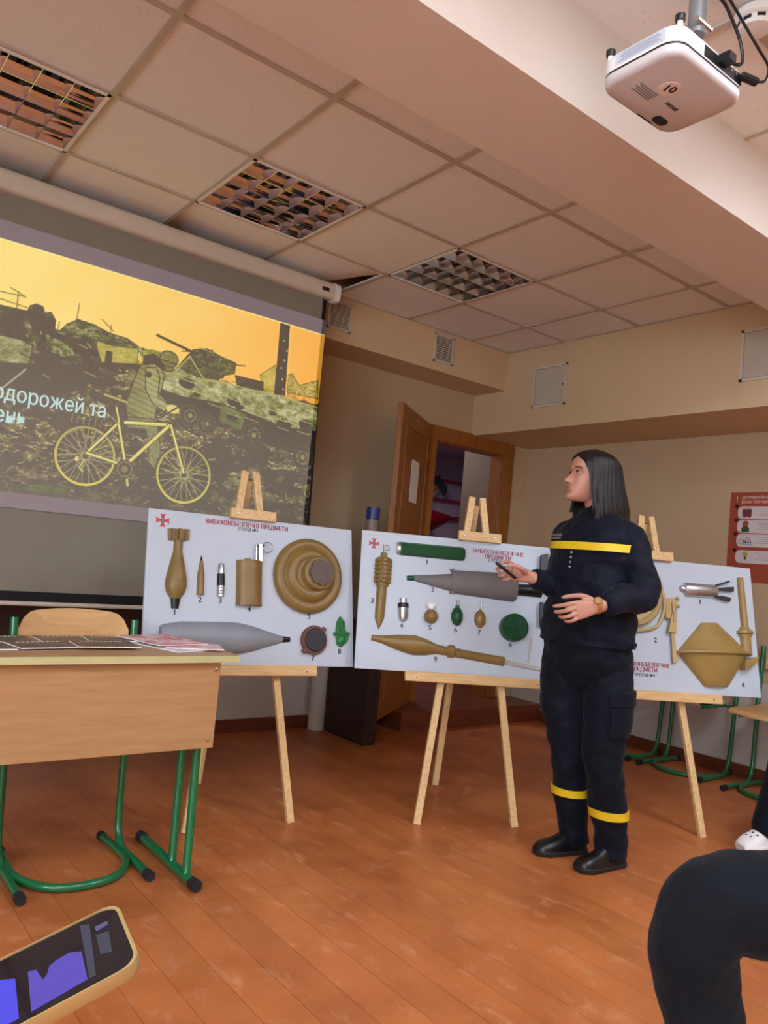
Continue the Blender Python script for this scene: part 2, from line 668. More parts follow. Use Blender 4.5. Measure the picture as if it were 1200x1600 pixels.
# suspended ceiling: tiles 0.6 m on a steel grid
T = 0.6
lit = set()
LITCELL = [(int(round(x / T)), int(round(y / T))) for x, y in LIT_PANELS]
LUM = [(-1, 1), (1, 1), (3, 1)]       # unlit luminaires near the screen (cell = lower-left corner index)
LITC = [(int(math.floor(x / T)), int(math.floor(y / T))) for x, y in LIT_PANELS]
b = MB()
for i in range(-6, 6):
    for j in range(-12, 3):
        if (i, j) in LUM or (i, j) in LITC:
            continue
        x0, x1 = i * T, (i + 1) * T
        y0, y1 = j * T, (j + 1) * T
        x1 = min(x1, XB + .01)
        y1 = min(y1, YB + .01)
        if x1 <= x0 or y1 <= y0 or x0 < XLEFT - .01:
            continue
        if y0 < -0.56 and y1 > -0.90 and False:
            continue
        hh = [H + .004] * 4
        hh = [h + random.uniform(0, .003) for h in hh]
        if j == 2:
            if i == 0:
                hh = [H + .004, H + .003, H + .004, H + .004]
            if i == 1:
                hh = [H + .004, H + .004, H + .016, H + .05]
            if i == -1:
                hh = [H + .004, H + .006, H + .03, H + .04]
            if i == 2:
                # sagging tile pulled away from the screen housing
                n = 10
                vs, fs = [], []
                for a in range(n + 1):
                    for c in range(n + 1):
                        s, t = a / n, c / n
                        xx = x0 + (x1 - x0) * s
                        yy = y0 + (y1 - 0.06 - 0.22 * s ** 3 - y0) * t
                        zz = H + .004 - .018 * math.sin(PI * s) * t + .05 * (s ** 3) * t
                        vs.append((xx, yy, zz))
                for a in range(n):
                    for c in range(n):
                        p = a * (n + 1) + c
                        fs.append((p, p + 1, p + n + 2, p + n + 1))
                b.add(vs, fs)
                b.add([(v[0], v[1], v[2] + .012) for v in vs], fs)
                continue
        q = [(x0, y0), (x1, y0), (x1, y1), (x0, y1)]
        vs = [(x, y, h) for (x, y), h in zip(q, hh)] + [(x, y, h + .014) for (x, y), h in zip(q, hh)]
        b.add(vs, [(0, 3, 2, 1), (4, 5, 6, 7), (0, 1, 5, 4), (1, 2, 6, 5), (2, 3, 7, 6), (3, 0, 4, 7)])
struct(b.build('ceiling', 'tile', smooth=20))
# concrete slab above the tiles
struct(MB().box(((XLEFT + XW) / 2, (YBACK + YW) / 2, 3.25), (XW - XLEFT + .4, YW - YBACK + .4, .1)).build('ceiling', 'void'))
b = MB()
for i in range(-5, 6):
    b.box((i * T, (YBACK + YB) / 2, H + .001), (.024, YB - YBACK, .006))
for j in range(-11, 3):
    b.box(((XLEFT + XB) / 2, j * T, H + .0012), (XB - XLEFT, .024, .006))
b.box(((XLEFT + XB) / 2, YB - .009, H + .001), (XB - XLEFT, .018, .006))
b.box((XB - .009, (YBACK + YB) / 2, H + .001), (.018, YB - YBACK, .006))
struct(b.build('trim_6', 'grid', smooth=0))


# ------------------------------------------------------------------ luminaires
def luminaire(i, j, label, group=None):
    x0, y0 = i * T + .004, j * T + .004
    L = T - .008
    t = thing('ceiling_light', label, 'ceiling light', (x0, y0, H), 0, group)
    f = MB()
    w = .014
    z0, z1 = -.006, .09
    for c, s in (((L / 2, w / 2), (L, w)), ((L / 2, L - w / 2), (L, w)), ((w / 2, L / 2), (w, L)), ((L - w / 2, L / 2), (w, L))):
        f.box((c[0], c[1], (z0 + z1) / 2), (s[0], s[1], z1 - z0))
    f.build('housing', 'white', t)
    MB().box((L / 2, L / 2, z1), (L, L, .004)).build('reflector', 'mirror', t)
    # louvre: straight blades along y, cross blades along x with parabolic flanks
    lv = MB()
    nx, ny = 5, 4
    a, e = w, L - w
    for k in range(nx + 1):
        x = a + (e - a) * k / nx
        prof = [(-.0015, -.004), (.0015, -.004), (.004, .012), (.010, .034), (-.010, .034), (-.004, .012)]
        lv.prism([(p[0] + x, p[1]) for p in prof], a, e, Matrix(((1, 0, 0, 0), (0, 0, 1, 0), (0, 1, 0, 0), (0, 0, 0, 1))))
    for k in range(ny + 1):
        y = a + (e - a) * k / ny
        prof = [(-.002, .0), (.002, .0), (.010, .010), (.022, .022), (.03, .036), (-.03, .036), (-.022, .022), (-.010, .010)]
        lv.prism([(p[0] + y, p[1]) for p in prof], a, e, Matrix(((0, 0, 1, 0), (1, 0, 0, 0), (0, 1, 0, 0), (0, 0, 0, 1))))
    lv.build('louvre', 'mirror', t, smooth=50)
    for k in range(4):
        x = a + (e - a) * (k + .5) / 4
        MB().tube([(x, a + .01, .062), (x, e - .01, .062)], .008, 10).build('lamp_tube', 'white', t)
    return t


luminaire(-1, 1, 'unlit square louvre ceiling light cut by the left edge of the photo', 'unlit louvre ceiling lights')
luminaire(1, 1, 'unlit square louvre ceiling light with yellow lit rim, middle of three', 'unlit louvre ceiling lights')
luminaire(3, 1, 'unlit square louvre ceiling light with bright silver cells, furthest from screen', 'unlit louvre ceiling lights')

LITNAME = ['front row right', 'front row middle', 'back row right', 'back row middle', 'front row left', 'back row left']
M['lamp'] = emit('lit fluorescent panel', LAMP_COL, LAMP_POWER * .85)
M['lamp_bright'] = emit('brightest lit fluorescent panel', LAMP_COL, LAMP_POWER * 1.5)
for k, (x, y) in enumerate(LIT_PANELS):
    i, j = LITC[k]
    t = thing('ceiling_light', 'lit square ceiling panel behind the camera, ' + LITNAME[k], 'ceiling light',
              (i * T + .3, j * T + .3, H), 0, 'lit ceiling panels at the back')
    MB().box((0, 0, .012), (.59, .59, .02)).build('housing', 'white', t)
    MB().box((0, 0, -.001), (.55, .55, .004)).build('diffuser', 'lamp_bright' if k == 0 else 'lamp', t)

# ------------------------------------------------------------------ smoke detector
t = thing('smoke_detector', 'round white smoke detector on the ceiling behind the projector', 'smoke detector', (1.215, -1.235, H - .003))
MB().lathe([(.058, 0), (.06, -.006), (.058, -.02), (.05, -.026), (.001, -.026)], n=32).build('base', 'white', t)
MB().lathe([(.047, -.024), (.047, -.04), (.042, -.048), (.02, -.052), (.001, -.052)], n=32).build('sensor_cap', 'white', t)
b = MB()
for k in range(8):
    a = 2 * PI * k / 8
    b.box((0.047, 0, -.033), (.003, .022, .009), rz(a))
b.build('slot', 'black', t)

# ------------------------------------------------------------------ vents on the front bulkhead
def vent(x, z, w, h, label):
    t = thing('wall_vent', label, 'vent', (x, YB - .001, z), 0, 'slatted vents on the front bulkhead')
    f = MB()
    fr = .012
    for c, s in (((0, h / 2 - fr / 2), (w, fr)), ((0, -h / 2 + fr / 2), (w, fr)), ((-w / 2 + fr / 2, 0), (fr, h)), ((w / 2 - fr / 2, 0), (fr, h))):
        f.box((c[0], -.006, c[1]), (s[0], .012, s[1]))
    f.build('frame', 'offwhite', t)
    MB().box((0, -.001, 0), (w - .01, .002, h - .01)).build('backing', 'void', t)
    sl = MB()
    n = 12
    for k in range(n):
        z_ = -h / 2 + fr + (h - 2 * fr) * (k + .5) / n
        sl.box((0, 0, 0), (w - 2 * fr + .002, .010, .0022), tr(0, -.007, z_) @ Matrix.Rotation(-35 * D2R, 4, 'X'))
    sl.build('slat', 'offwhite', t)


vent(1.845, 2.672, .18, .185, 'slatted wall vent beside the end of the screen housing')
vent(2.745, 2.672, .18, .20, 'slatted wall vent further right above the open door')


# access panels on the right bulkhead
def panel(y0, y1, z0, z1, label):
    yc, zc, w, h = (y0 + y1) / 2, (z0 + z1) / 2, y1 - y0, z1 - z0
    t = thing('access_panel', label, 'access panel', (XB - .001, yc, zc), 0, 'access panels on the right bulkhead')
    f = MB()
    fr = .016
    for c, s in (((0, h / 2 - fr / 2), (w, fr)), ((0, -h / 2 + fr / 2), (w, fr)), ((-w / 2 + fr / 2, 0), (fr, h)), ((w / 2 - fr / 2, 0), (fr, h))):
        f.box((-.004, c[0], c[1]), (.008, s[0], s[1]))
    f.build('frame', 'offwhite', t)
    MB().box((-.003, 0, 0), (.006, w - 2 * fr - .006, h - 2 * fr - .006)).build('door', M['panelgrey'], t)
    MB().box((-.008, -w / 2 + .03, 0), (.006, .006, .014)).build('latch', 'slate', t)


M['panelgrey'] = plain('pale grey panel', (188, 176, 158), 0.6, 0, 0.03)
panel(1.157, 1.46, 2.349, 2.648, 'square grey access panel above the open door end of bulkhead')
panel(-.40, -.089, 2.346, 2.646, 'square grey access panel cut by the right photo edge')

# ------------------------------------------------------------------ doorway, step and corridor
b = MB()
cw = .11
for side in (0, 1):
    xc = DX0 - cw / 2 + .02 if side == 0 else DX1 + cw / 2 - .02
    b.box((xc, YW - .012, (DZ1 + .055 + DZ0) / 2), (cw, .03, DZ1 + .055 - DZ0))
b.box(((DX0 + DX1) / 2, YW - .0125, DZ1 + .035), (DX1 - DX0 + 2 * cw - .04, .032, .11))
# jamb lining
b.box((DX0 + .012, YW + .06, (DZ0 + DZ1) / 2), (.03, .13, DZ1 - DZ0))
b.box((DX1 - .012, YW + .06, (DZ0 + DZ1) / 2), (.03, .13, DZ1 - DZ0))
b.box(((DX0 + DX1) / 2, YW + .06, DZ1 - .012), (DX1 - DX0, .13, .03))
struct(b.build('trim_7', 'door', bevel=.003))

hinge = Vector((2.985, 2.045, 0))
free = Vector((2.31, 1.575, 0))
dl = (free - hinge)
ang = math.atan2(dl.y, dl.x)
LW = dl.length
t = thing('door_1', '', 'door')
for k_ in ('label', 'category'):
    del t[k_]
struct(t)
t.location = (hinge.x, hinge.y, DZ0)
t.rotation_euler = (0, 0, ang)
DH = 2.19 - DZ0
b = MB().box((LW / 2, -.02, DH / 2), (LW, .04, DH))
b.build('leaf', 'door', t, bevel=.004)
b = MB()
for z0, z1 in ((.12, .72), (.84, DH - .12)):
    for yy in (.002, -.042):
        pr = [(.12, z0), (LW - .12, z0), (LW - .12, z1), (.12, z1)]
        for a_, b_ in zip(pr, pr[1:] + pr[:1]):
            b.bar((a_[0], yy, a_[1]), (b_[0], yy, b_[1]), .008, .018, (0, 1, 0))
b.build('moulding', 'door', t)
for yy in (.0035, -.044):
    pass
MB().box((.42, .0035, 1.585), (.19, .003, .29)).build('paper_notice', 'white', t)
b = MB()
b.tube([(LW - .06, .0, .95), (LW - .06, .05, .95), (LW - .15, .055, .95)], .008)
b.tube([(LW - .06, -.04, .95), (LW - .06, -.09, .95), (LW - .15, -.095, .95)], .008)
b.build('door_handle', 'steel', t)

# raised landing in front of and behind the doorway
M['step'] = wood('dark red painted step boards', (100, 48, 28), (130, 66, 40), (1, 1, 8), 5, 0.35)
struct(MB().box(((2.66 + XW) / 2, (1.74 + YW) / 2, DZ0 / 2), (XW - 2.66, YW - 1.74, DZ0)).build('floor', 'step'))
struct(MB().box((4.2, 3.3, DZ0 / 2 - .002), (3.2, 2.46, DZ0)).build('floor', 'step'))
b = MB()
b.box((4.2, 4.26, 1.6), (3.2, .1, 3.2))
b.box((2.55, 3.2, 1.6), (.1, 2.1, 3.2))
b.box((5.85, 3.2, 1.6), (.1, 2.1, 3.2))
b.box((5.0, 2.13, 1.6), (1.6, .1, 3.2))
struct(b.build('wall_corridor', 'corr'))
struct(MB().box((4.2, 3.2, 2.75), (3.2, 2.2, .1)).build('ceiling', 'corr'))
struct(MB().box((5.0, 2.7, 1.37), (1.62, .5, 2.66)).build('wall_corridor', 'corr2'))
# dropped ceiling box seen at the top of the corridor
struct(MB().box((4.2, 3.95, 2.52), (3.2, .55, .24)).build('trim_8', 'corr'))
ld = bpy.data.lights.new('corridor_lamp', 'AREA')  # unseen area light added to light the corridor
ld.energy = 15
ld.size = .5
ld.color = (1.0, .94, .98)
lo = bpy.data.objects.new('corridor_lamp', ld)
COL.objects.link(lo)
lo.location = (3.6, 3.3, 2.68)

# fire shield on the far corridor wall
M['magenta'] = plain('magenta painted rail', (150, 16, 62), 0.4)
M['firered'] = plain('glossy dark red enamel', (112, 10, 30), 0.18, 0, 0.05, coat=0.6)
t = thing('fire_shield', 'magenta railed fire shield on the corridor wall seen through the door', 'fire shield', (5.02, 4.2, 1.05))
MB().box((0, -.006, .55), (1.2, .012, 1.15)).build('back_panel', 'corr', t)
for z_ in (.02, .64, .84, 1.06):
    MB().box((0, -.022, z_), (1.2, .03, .035)).build('rail', 'magenta', t)
for x_ in (-.6, .6):
    MB().box((x_, -.022, .55), (.035, .03, 1.1)).build('rail', 'magenta', t)
# conical bucket hung on its side: rim to the left, tip to the right
o = MB()
Mx = tr(4.66, 3.98, 1.62) @ Matrix.Rotation(-34 * D2R, 4, 'Z') @ Matrix.Rotation(80 * D2R, 4, 'Y')
o.lathe([(.148, 0), (.153, .004), (.153, .01), (.145, .012), (.075, .17), (.02, .30), (.012, .31), (.012, .46), (.001, .46)], Mx, 32)
tag(o.build('fire_bucket', 'firered'), 'glossy dark red conical fire bucket hanging in the corridor', 'bucket')
t = thing('fire_axe', 'small fire axe with dark head and orange handle in the corridor', 'axe', (4.90, 4.11, 1.98))
MB().tube([(-.22, 0, -.22), (-.08, 0, -.06)], .018, 10).build('grip', M['darkgrey'], t)
MB().tube([(-.10, 0, -.08), (.04, 0, .07)], .013, 10).build('handle', M['door'], t)
MB().prism([(-.02, .16), (.03, .17), (.08, .10), (.16, .06), (.15, -.0), (.12, -.04), (.07, .02), (.02, .05), (-.03, .08)], -.015, .015,
           Matrix(((1, 0, 0, 0), (0, 0, 1, 0), (0, 1, 0, 0), (0, 0, 0, 1)))).build('head', 'slate', t)

# slim dark cabinet beside the door leaf and the bottle that stands on it
M['darkwood'] = wood('very dark brown veneer', (38, 24, 22), (54, 34, 30), (8, 8, .8), 5, 0.5)
t = thing('cabinet', 'slim dark brown cabinet standing between first board and open door', 'cabinet', (2.215, 1.72, 0))
MB().box((0, 0, .37), (.10, .42, .72)).build('body', 'darkwood', t, bevel=.003)
MB().box((0, -.001, .74), (.112, .434, .02)).build('top', 'darkwood', t, bevel=.002)
MB().box((-.008, -.213, .38), (.07, .006, .62)).build('door', 'darkwood', t, bevel=.002)
MB().box((0, 0, .006), (.09, .41, .012)).build('plinth', 'black', t)
M['bluecap'] = plain('deep blue plastic', (42, 52, 118), 0.35)
M['bottle'] = plain('smoky blue grey plastic', (58, 60, 72), 0.4)
M['frost'] = plain('frosted grey plastic', (132, 120, 106), 0.45)
t = thing('bottle', 'tall blue capped bottle between the first and second boards', 'bottle', (2.2, 1.66, .7505))
MB().lathe([(.046, 0), (.05, .01), (.05, .44), (.046, .47), (.044, .49)], n=24).build('body', 'bottle', t)
MB().lathe([(.044, .485), (.044, .57), (.043, .575)], n=24).build('collar', 'bluecap', t)
MB().lathe([(.044, .57), (.044, .66)], n=24).build('neck', 'frost', t)
MB().lathe([(.045, .655), (.045, .725), (.043, .735), (.001, .735)], n=24).build('cap', 'bluecap', t)

# white round pipe in front of the front wall
t = MB().lathe([(.055, 0), (.055, .62), (.001, .62)], tr(2.135, 1.992, 0), 24).build('pipe', 'wall_low')
tag(t, 'short pale round pipe standing at wall left of dark cabinet', 'pipe')

# ------------------------------------------------------------------ chalkboard behind the screen
t = thing('chalkboard', 'dark brown chalkboard on the wall behind the projection screen', 'chalkboard', (-.1, YW - .03, 1.15))
MB().box((0, 0, 0), (3.0, .02, 1.3)).build('writing_surface', 'chalk', t)
b = MB()
for c, s in (((0, .66), (3.06, .03)), ((0, -.66), (3.06, .03)), ((-1.515, 0), (.03, 1.35)), ((1.515, 0), (.03, 1.35))):
    b.box((c[0], -.006, c[1]), (s[0], .034, s[1]))
b.build('frame', 'base', t)

# ------------------------------------------------------------------ orange safety poster on the right wall
t = thing('poster', 'orange red safety poster with numbered white panels on the right wall', 'poster', Mx=frame3((XW - .004, .285, 1.222), (0, -1, 0), (0, 0, 1), (-1, 0, 0)))
M['porange'] = plain('orange red print', (156, 68, 46), 0.5, 0, 0.04)
M['ppanel'] = plain('pinkish white print', (206, 192, 190), 0.5, 0, 0.02)
M['pwhite'] = plain('white print', (224, 196, 180), 0.5)
M['pmaroon'] = plain('maroon print', (112, 46, 62), 0.5)
M['pgreen'] = plain('dark green print', (44, 78, 48), 0.5)
M['pyellow'] = plain('olive yellow print', (170, 160, 40), 0.5)
MB().box((.42, .29, 0), (.84, .58, .002)).build('sheet', 'porange', t)


def rrect(x0, y0, x1, y1, r, corners=(1, 1, 1, 1)):
    pts = []
    cs = [(x1 - r, y0 + r, -90, corners[1]), (x1 - r, y1 - r, 0, corners[2]), (x0 + r, y1 - r, 90, corners[3]), (x0 + r, y0 + r, 180, corners[0])]
    raw = [(x1, y0), (x1, y1), (x0, y1), (x0, y0)]
    for (cx, cy, a0, on), q in zip(cs, raw):
        if on:
            for k in range(6):
                a = (a0 + 90 * k / 5) * D2R
                pts.append((cx + r * math.cos(a), cy + r * math.sin(a)))
        else:
            pts.append(q)
    return pts


rows_z = [.405, .315, .225, .12]
for k, z_ in enumerate(rows_z):
    MB().prism(rrect(.055, z_, .79, z_ + .083, .03), .001, .002).build('panel', 'ppanel', t)
    MB().lathe([(.012, .001), (.012, .0035), (.001, .0035)], tr(.047, z_ + .083, 0), 16).build('number_dot', 'blackink', t)
b = MB().prism(rrect(.085, .422, .145, .468, .006), .002, .003)
b.tube([(.08, .47, .003), (.12, .478, .003), (.15, .47, .003)], .0015, 5)
b.ball((.10, .42, .003), (.007, .007, .001))
b.ball((.135, .42, .003), (.007, .007, .001))
b.build('generator_icon', 'pmaroon', t)
MB().ball((.11, .375, .002), (.02, .02, .0015)).build('valve_icon', 'porange', t)
MB().prism([(.085, .32), (.135, .32), (.135, .345), (.123, .36), (.097, .36), (.085, .345)], .002, .0032).build('valve_icon', 'pgreen', t)
b = MB()
for k in range(4):
    x = .10 + k * .016
    b.prism([(x - .006, .25), (x + .006, .25), (x, .268)], .002, .003)
b.tube(smooth_path([(.06, .24, .003), (.09, .275, .003), (.11, .262, .003), (.13, .285, .003), (.15, .262, .003)]), .0015, 5)
b.build('socket_icon', 'blackink', t)
MB().box((.12, .243, .002), (.08, .004, .001)).build('socket_icon', 'shell', t)
MB().ball((.12, .178, .002), (.016, .016, .0015)).build('bulb_icon', 'pyellow', t)
MB().box((.12, .153, .0025), (.014, .018, .0015)).build('bulb_icon', 'rust', t)
L_ = [text('!', .055, 'lettering', 'pwhite', t, (.045, .535, .0015)),
      text('ДОТРИМУЙСЯ ПРАВИЛ', .024, 'lettering', 'pwhite', t, (.075, .545, .0015), align='LEFT', bold=.0005),
      text('ВОНИ РЯТУЮТЬ ЖИТТЯ', .024, 'lettering', 'pwhite', t, (.075, .515, .0015), align='LEFT', bold=.0005)]
L_[0].name = 'exclamation_mark'
b = MB()
for z_ in rows_z:
    for k in range(4):
        b.box((.28 + (k % 2) * .006, z_ + .065 - k * .013, .0024), (.20 - .02 * (k % 3), .003, .0008))
b.build('small_print', 'shell', t)

# ================================================================== PROJECTION SCREEN
SY = 1.50
t = thing('projection_screen', 'pull-down projection screen showing a yellow toned photo with bicycle', 'projection screen', (0, SY, 0))
SX0, SX1 = -.62, 1.572
scr = t
MB().box(((SX0 + SX1) / 2, .004, (.86 + 2.70) / 2), (SX1 - SX0, .002, 2.70 - .86)).build('screen_fabric', 'screen', t)
b = MB()
# the right black border widens downwards, as cut
b.prism([(SX1 - .002, 2.68), (SX1 + .024, 2.68), (SX1 + .062, .85), (SX1 - .002, .85)], -.005, -.003, Matrix(((1, 0, 0, 0), (0, 0, -1, 0), (0, 1, 0, 0), (0, 0, 0, 1))))
b.prism([(SX0 + .002, 2.68), (SX0 - .024, 2.68), (SX0 - .05, .85), (SX0 + .002, .85)], -.005, -.003, Matrix(((1, 0, 0, 0), (0, 0, -1, 0), (0, 1, 0, 0), (0, 0, 0, 1))))
b.prism([(SX0 - .05, .862), (SX1 + .062, .862), (SX1 + .062, .815), (SX0 - .05, .815)], -.006, -.002, Matrix(((1, 0, 0, 0), (0, 0, -1, 0), (0, 1, 0, 0), (0, 0, 0, 1))))
b.build('black_border', 'blackm', t)
MB().tube([(SX0 - .07, .004, .806), (SX1 + .075, .004, .806)], .011, 12).build('bottom_bar', 'offwhite', t)
b = MB()
b.prism(rrect(-.045, 2.655, .045, 2.755, .03), SX0 - .09, SX1 + .055, Matrix(((0, 0, 1, 0), (1, 0, 0, 0), (0, 1, 0, 0), (0, 0, 0, 1))))
b.build('roller_housing', 'offwhite', t)
for xa_, xb_ in ((SX1 + .05, SX1 + .085), (SX0 - .125, SX0 - .09)):
    MB().prism(rrect(-.050, 2.650, .050, 2.760, .036), xa_, xb_, Matrix(((0, 0, 1, 0), (1, 0, 0, 0), (0, 1, 0, 0), (0, 0, 0, 1)))).build('end_cap', 'white', t, smooth=50)
MB().box((SX1 - .02, -.0455, 2.70), (.05, .002, .022)).build('badge', 'black', t)
for x in (SX0 + .2, SX1 - .15):
    MB().box((x, .14, 2.71), (.03, .20, .03)).build('wall_bracket', 'steel', t)

# ---- the projected picture: a fine glowing colour grid standing in for projector light
PIC = {
 'lveh': [(-0.412, 2.092), (-0.131, 2.143), (-0.016, 2.145), (-0.007, 2.173), (0.019, 2.189), (0.047, 2.184), (0.058, 2.156), (0.085, 2.168), (0.109, 2.135), (0.109, 2.096), (0.135, 2.09), (0.21, 2.091), (0.278, 2.091), (0.308, 2.053), (0.336, 1.997), (0.322, 1.931), (0.263, 1.838), (0.129, 1.775), (0.117, 1.808), (-0.091, 1.781), (-0.375, 1.752)],
 'lpatch': [(-0.397, 1.953), (-0.116, 2.008), (0.023, 2.009), (0.018, 1.906), (-0.103, 1.886), (-0.384, 1.837)],
 'lpatch2': [(0.072, 2.065), (0.139, 2.047), (0.2, 2.027), (0.222, 1.979), (0.148, 1.971), (0.081, 1.989)],
 'lunder': [(-0.383, 1.83), (-0.102, 1.882), (0.113, 1.919), (0.326, 1.977), (0.314, 1.92), (0.258, 1.846), (0.129, 1.775), (-0.089, 1.756), (-0.37, 1.706)],
 'ruin': [(0.134, 2.094), (0.163, 2.132), (0.21, 2.167), (0.288, 2.16), (0.361, 2.139), (0.451, 2.134), (0.519, 2.105), (0.513, 2.075), (0.317, 2.055), (0.28, 2.073)],
 'bld': [(0.304, 2.088), (0.385, 2.081), (0.511, 2.098), (0.515, 2.02), (0.32, 1.984)],
 'fence': [(0.51, 2.107), (0.623, 2.111), (0.645, 2.088), (0.535, 2.043)],
 'hull': [(0.599, 2.043), (0.735, 2.056), (0.785, 2.122), (0.873, 2.023), (0.992, 2.03), (1.137, 2.023), (1.31, 2.03), (1.471, 2.013), (1.601, 2.008), (1.617, 1.869), (1.374, 1.856), (1.152, 1.892), (0.965, 1.913), (0.752, 1.906), (0.649, 1.921)],
 'lower': [(0.64, 1.919), (0.752, 1.906), (0.965, 1.913), (1.152, 1.892), (1.617, 1.869), (1.624, 1.697), (1.276, 1.742), (1.121, 1.792), (0.877, 1.813), (0.666, 1.853)],
 'skirt': [(0.984, 1.916), (1.143, 1.881), (1.122, 1.787), (0.986, 1.814)],
 'turret': [(0.726, 2.054), (0.775, 2.129), (0.8, 2.162), (0.875, 2.185), (0.957, 2.163), (1.05, 2.147), (1.047, 2.089), (0.988, 2.067), (0.952, 2.031), (0.873, 2.023), (0.795, 2.033)],
 'gun': [(0.601, 2.189), (0.821, 2.144)],
 'box': [(1.053, 2.081), (1.227, 2.081), (1.227, 2.032), (1.075, 2.02)],
 'pole': [(1.3, 2.446), (1.358, 2.451), (1.371, 2.037), (1.304, 2.029)],
 'house': [(1.202, 2.114), (1.292, 2.192), (1.331, 2.044), (1.232, 2.043)],
 'house2': [(1.375, 2.152), (1.407, 2.169), (1.46, 2.111), (1.583, 2.167), (1.595, 2.058), (1.386, 2.055)],
 'wheels': [[(0.821, 1.816), (0.879, 1.819)], [(0.919, 1.788), (0.972, 1.791)], [(1.202, 1.777), (1.271, 1.781)], [(1.529, 1.703), (1.599, 1.706)]],
 'hood': [(0.542, 2.026), (0.547, 2.069), (0.596, 2.091), (0.648, 2.06), (0.653, 2.019), (0.602, 2.04)],
 'hat': [(0.675, 2.083), (0.722, 2.087), (0.668, 2.122)],
 'face': [(0.655, 2.043), (0.698, 2.053), (0.71, 2.032), (0.668, 2.013)],
 'jacket': [(0.526, 2.004), (0.554, 2.043), (0.631, 2.037), (0.66, 1.997), (0.654, 1.92), (0.639, 1.879), (0.706, 1.845), (0.682, 1.803), (0.637, 1.817), (0.633, 1.761), (0.494, 1.749), (0.478, 1.81), (0.497, 1.887), (0.509, 1.945)],
 'sleeve': [(0.558, 2.011), (0.614, 2.024), (0.638, 1.973), (0.637, 1.897), (0.7, 1.854), (0.681, 1.807), (0.615, 1.837), (0.57, 1.902)],
 'hand': [(0.723, 1.831), (0.757, 1.834), (0.72, 1.853)],
 'legs': [(0.494, 1.749), (0.641, 1.776), (0.684, 1.605), (0.662, 1.508), (0.625, 1.54), (0.619, 1.632), (0.592, 1.702), (0.5, 1.695)],
 'rw': [(0.311, 1.524), (0.457, 1.538), (0.173, 1.511), (0.294, 1.674), (0.324, 1.372)],
 'fw': [(0.819, 1.502), (0.972, 1.514), (0.671, 1.496), (0.802, 1.657), (0.832, 1.347)],
 'frame': [[(0.453, 1.709), (0.318, 1.538)], [(0.318, 1.538), (0.466, 1.512)], [(0.453, 1.714), (0.504, 1.536)], [(0.488, 1.718), (0.713, 1.745)], [(0.713, 1.742), (0.532, 1.531)], [(0.723, 1.744), (0.818, 1.512)], [(0.436, 1.783), (0.458, 1.71)]],
 'dark': [[(0.235, 1.713), (0.4, 1.704)], [(0.244, 1.711), (0.24, 1.671)], [(0.374, 1.699), (0.374, 1.663)], [(0.67, 1.781), (0.755, 1.85)], [(0.515, 1.478), (0.534, 1.41)]],
 'saddle': [(0.372, 1.836), (0.486, 1.819)],
 'crank': [(0.51, 1.487), (0.555, 1.49)],
 'lines': [[(-0.138, 2.204), (-0.031, 2.209)], [(-0.096, 2.233), (-0.031, 2.209)], [(-0.134, 2.171), (-0.018, 2.161)], [(-0.064, 2.225), (-0.061, 2.132)], [(0.199, 2.115), (0.207, 2.246)], [(0.32, 2.196), (0.381, 2.153)], [(0.365, 2.135), (0.366, 2.181)], [(0.125, 2.1), (0.126, 2.135)]],
 'pipe': [(-0.089, 1.764), (0.006, 1.878)],
 't1': [(-0.085, 1.726), (0.391, 1.729), (-0.063, 1.77), (-0.059, 1.731)],
 't2': [(-0.074, 1.628), (0.035, 1.629)],
 'log': [(0.033, 1.347), (0.15, 1.366), (0.258, 1.355), (0.253, 1.328), (0.075, 1.319)],
}

PX0, PX1, PZ0, PZ1 = -.45, 1.60, 1.238, 2.530
IX0, IX1, IZ0, IZ1 = -.45, 1.60, 1.308, 2.441
NX, NZ = 660, 416
gx = np.linspace(PX0, PX1, NX)
gz = np.linspace(PZ0, PZ1, NZ)
X, Z = np.meshgrid(gx, gz)


def vnoise(sx, sz, seed, ox=0.0):
    r = np.random.RandomState(seed)
    g = r.rand(200, 200)
    u = ((X + 3 + ox) * sx) % 199
    v = ((Z + 3) * sz) % 199
    i, j = u.astype(int), v.astype(int)
    a, c = u - i, v - j
    a = a * a * (3 - 2 * a)
    c = c * c * (3 - 2 * c)
    i2, j2 = (i + 1) % 200, (j + 1) % 200
    return (g[i, j] * (1 - a) * (1 - c) + g[i2, j] * a * (1 - c) + g[i, j2] * (1 - a) * c + g[i2, j2] * a * c)


def fbm(s, seed, asp=1.0, n=4):
    t_ = 0
    w = 0
    for k in range(n):
        t_ = t_ + vnoise(s * 2 ** k, s * asp * 2 ** k, seed + k) * .6 ** k
        w += .6 ** k
    return t_ / w


def c3(r, g, b_):
    return np.array([r, g, b_], float)


img = np.zeros((NZ, NX, 3))


def inpoly(poly):
    m = np.zeros(X.shape, bool)
    n = len(poly)
    for k in range(n):
        x1, z1 = poly[k]
        x2, z2 = poly[(k + 1) % n]
        if z1 == z2:
            continue
        cond = ((z1 > Z) != (z2 > Z)) & (X < (x2 - x1) * (Z - z1) / (z2 - z1) + x1)
        m ^= cond
    return m


def put(mask, col, a=1.0):
    if np.ndim(mask) and mask.dtype == bool:
        mask = mask.astype(float)
    w = (mask * a)[..., None]
    img[:] = img * (1 - w) + np.asarray(col) * w


def seg(p, q, w, soft=.002):
    (x1, z1), (x2, z2) = p, q
    dx, dz = x2 - x1, z2 - z1
    L2 = dx * dx + dz * dz
    tt = np.clip(((X - x1) * dx + (Z - z1) * dz) / L2, 0, 1)
    d = np.hypot(X - x1 - tt * dx, Z - z1 - tt * dz)
    return np.clip((w / 2 + soft - d) / soft, 0, 1)


